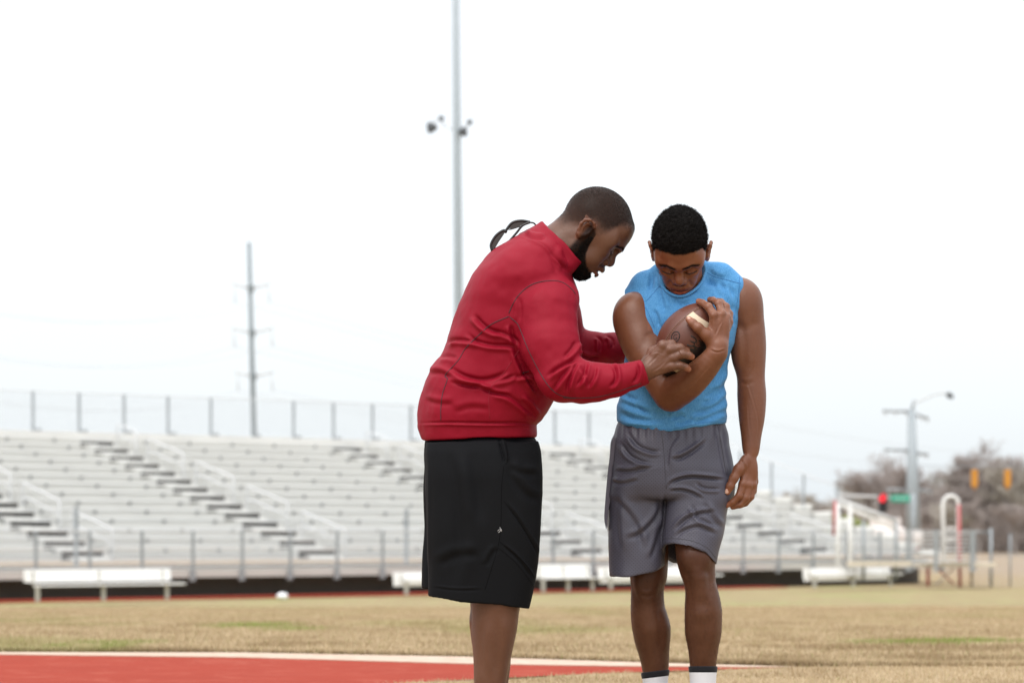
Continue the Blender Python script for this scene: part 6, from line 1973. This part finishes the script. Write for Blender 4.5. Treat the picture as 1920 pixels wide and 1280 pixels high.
# --- football
BC = np.array([1288.5, 637.0, -133.0])
ba = np.array([0.55, -0.80, -0.22]); ba /= np.linalg.norm(ba)
bw = np.array([0, 0, -1.0]); bw -= ba * (bw @ ba); bw /= np.linalg.norm(bw)
bu = np.cross(bw, ba)
if bu[0] < 0: bu = -bu
FA, FB = 84.0, 53.5
def bpt(t, ph, lift=0.0):
    r = FB * max(0.0, 1 - abs(t) ** 2.0) ** 0.72 + lift
    return BC + ba * (t * FA * (1 + lift / 200)) + (bw * math.cos(ph) + bu * math.sin(ph)) * r
FO = px(*BC)
ball = empty("american_football", FO, label="brown leather football with cream stripes clutched to the blue shirt", cat="football")
nt_, np_ = 120, 160
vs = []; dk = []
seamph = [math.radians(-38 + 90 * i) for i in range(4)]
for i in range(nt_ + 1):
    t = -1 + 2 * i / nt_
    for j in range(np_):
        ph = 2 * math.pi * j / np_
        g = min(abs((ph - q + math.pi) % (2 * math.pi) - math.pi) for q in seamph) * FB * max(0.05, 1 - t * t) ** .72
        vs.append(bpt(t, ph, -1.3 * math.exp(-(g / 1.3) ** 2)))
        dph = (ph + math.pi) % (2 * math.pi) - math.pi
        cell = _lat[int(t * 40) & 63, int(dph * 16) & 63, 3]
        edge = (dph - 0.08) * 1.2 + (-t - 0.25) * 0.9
        dk.append(float(np.clip((edge + (cell - .5) * .42) * 14, 0, 1)) if -0.95 < t < 0.3 else 0.0)  # dark print plus shadow on the lower end, both put into the colour
vs = np.array(vs)
fq = np.array([(i * np_ + j, i * np_ + (j + 1) % np_, (i + 1) * np_ + (j + 1) % np_, (i + 1) * np_ + j) for i in range(nt_) for j in range(np_)])
t = NT("pebbled_leather")
c = t.mix(t.noise(14, 5), (0.135, 0.042, 0.024), (0.095, 0.028, 0.016))
vor = t.new("ShaderNodeTexVoronoi"); vor.inputs["Scale"].default_value = 430; t.l.new(t.tc.outputs["Object"], vor.inputs["Vector"])
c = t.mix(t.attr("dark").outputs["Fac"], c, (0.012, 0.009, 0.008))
t.bump(vor.outputs["Distance"], 0.35, 0.0008)
M_leather = t.set(c, 0.42)
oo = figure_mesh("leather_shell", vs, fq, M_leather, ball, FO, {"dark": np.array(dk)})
M_stripe = simple("cream_stripe", (0.62, 0.50, 0.36), 0.6, scale=40)
M_print = simple("dark_print", (0.018, 0.010, 0.008), 0.55)
M_thread = simple("tan_thread", (0.30, 0.16, 0.09), 0.7)
for tc_, w_ in ((0.60, 0.085), (-0.58, 0.085)):
    vs = []; fs = []; A_, B_ = 7, 60
    for lay in (0.15, 1.1):
        for i in range(A_):
            for j in range(B_):
                vs.append(bpt(tc_ - w_ + 2 * w_ * i / (A_ - 1), seamph[0] + 0.02 + math.pi * j / (B_ - 1), lay))
    n = A_ * B_; idx = lambda l, i, j: l * n + i * B_ + j
    for l in (0, 1):
        for i in range(A_ - 1):
            for j in range(B_ - 1):
                q = (idx(l, i, j), idx(l, i, j + 1), idx(l, i + 1, j + 1), idx(l, i + 1, j)); fs.append(q if l else q[::-1])
    rim = [(0, j) for j in range(B_)] + [(i, B_ - 1) for i in range(1, A_)] + [(A_ - 1, j) for j in range(B_ - 2, -1, -1)] + [(i, 0) for i in range(A_ - 2, 0, -1)]
    for (a, b), (c_, d_) in zip(rim, rim[1:] + rim[:1]): fs.append((idx(0, a, b), idx(0, c_, d_), idx(1, c_, d_), idx(1, a, b)))
    W = [Vector(px(*v)) - Vector(FO) for v in vs]
    MB().add(W, fs).build("stripe", M_stripe, ball, smooth=True)
for q in (seamph[0] - .03, seamph[0] + .035, seamph[1]):
    mb = MB()
    for i in range(34):
        t0_ = -0.86 + i * 0.051
        if abs(abs(t0_) - .53) < .1 and q > seamph[0]: continue
        mb.tube([Vector(px(*bpt(t0_ + e_, q, .25))) - Vector(FO) for e_ in (0, .016, .032)], .38 * S, 4)
    mb.build("stitching", M_thread, ball)["kind"] = "stuff"
# marks printed on the leather: a ringed G and a big W
def on_ball(p, lift=.2):
    """point of the picture plane laid on the ball"""
    lo_, hi_ = -330.0, BC[2]
    def inside(z):
        q = np.array([p[0], p[1], z]) - BC; t_ = (q @ ba) / FA
        if abs(t_) >= 1: return False
        return np.linalg.norm(q - ba * (q @ ba)) < FB * (1 - t_ * t_) ** .72 + lift
    for _ in range(24):
        m_ = (lo_ + hi_) / 2
        if inside(m_): hi_ = m_
        else: lo_ = m_
    return Vector((p[0], p[1], hi_))
def ink(name, strokes, r, closed=False):
    mb = MB()
    for st_ in strokes:
        mb.tube([Vector(px(*on_ball(p))) - Vector(FO) for p in st_], r * S, 5)
    return mb.build(name, M_print, ball, smooth=True)
gc = np.array([1266.5, 631.0])
rot = lambda x, y, a: (x * math.cos(a) - y * math.sin(a), x * math.sin(a) + y * math.cos(a))
def ring(c, rx, ry, a, a0=0, a1=2 * math.pi, n=22):
    return [tuple(np.array(c) + np.array(rot(rx * math.cos(a0 + (a1 - a0) * i / n), ry * math.sin(a0 + (a1 - a0) * i / n), a))) for i in range(n + 1)]
ink("ring_mark", [ring(gc, 7.2, 10.0, 0.35)], 0.95)
ink("letter_g", [ring(gc, 3.4, 4.8, 0.35, 5.3, 0.2, 14) + [tuple(gc + np.array([0.6, 0.4]))]], 0.75)
wc = np.array([1298.5, 640.0])
def L2(pts, c, a): return [tuple(np.array(c) + np.array(rot(x, y, a))) for x, y in pts]
wv = lambda t_: t_
ink("letter_w", [L2([(-10, -7), (-9.4, 1), (-5.6, 7), (-1.5, 4), (-0.8, -5), (-0.6, 4), (3.4, 7), (7.4, 2), (8.4, -7)], wc, -1.15)], 1.25)
ink("letter_i", [L2([(0, -5), (0, 5)], (1291.5, 656), -1.15)], 1.5)
ink("letter_l", [L2([(0, -7), (0, 6)], (1288.5, 663), -1.15)], 1.5)
# finger tattoo letters and nails
mbt = MB()
for st_ in (((1331, 563.5), (1333, 566.5), (1335, 564)), ((1336, 566), (1338, 569)), ((1338.5, 569), (1341, 573), (1342.5, 571)), ((1341.5, 575), (1344, 578)), ((1342, 580), (1344.5, 582))):
    q = trace(bbvh, st_, 2, lift=0.15)
    if len(q) > 1: mbt.tube([Vector(px(p.x, p.y, p.z)) - Vector(BO) for p in q], 0.5 * S, 4)
if mbt.v: mbt.build("finger_tattoo", M_lash, boy)
fingernail(None, (1291.5, 598.0, -197.6), (-0.7, -0.6, .3), (-0.45, -0.2, -0.9), 4.6, 3.6, M_nail2, boy, BO)
fingernail(None, (1362.5, 920.5, -67), (-0.3, 0.9, 0.05), (-0.25, -0.05, -0.97), 4.8, 3.8, M_nail2, boy, BO)
fingernail(None, (1299, 667.5, HZ - 0.5), (0.75, 0.35, .6), (.35, -0.45, -0.8), 3.2, 3.4, M_nail, coach, CO)
fingernail(None, (1292.5, 690.5, HZ + 1), (0.75, 0.45, .6), (.35, -0.5, -0.8), 3.0, 3.2, M_nail, coach, CO)
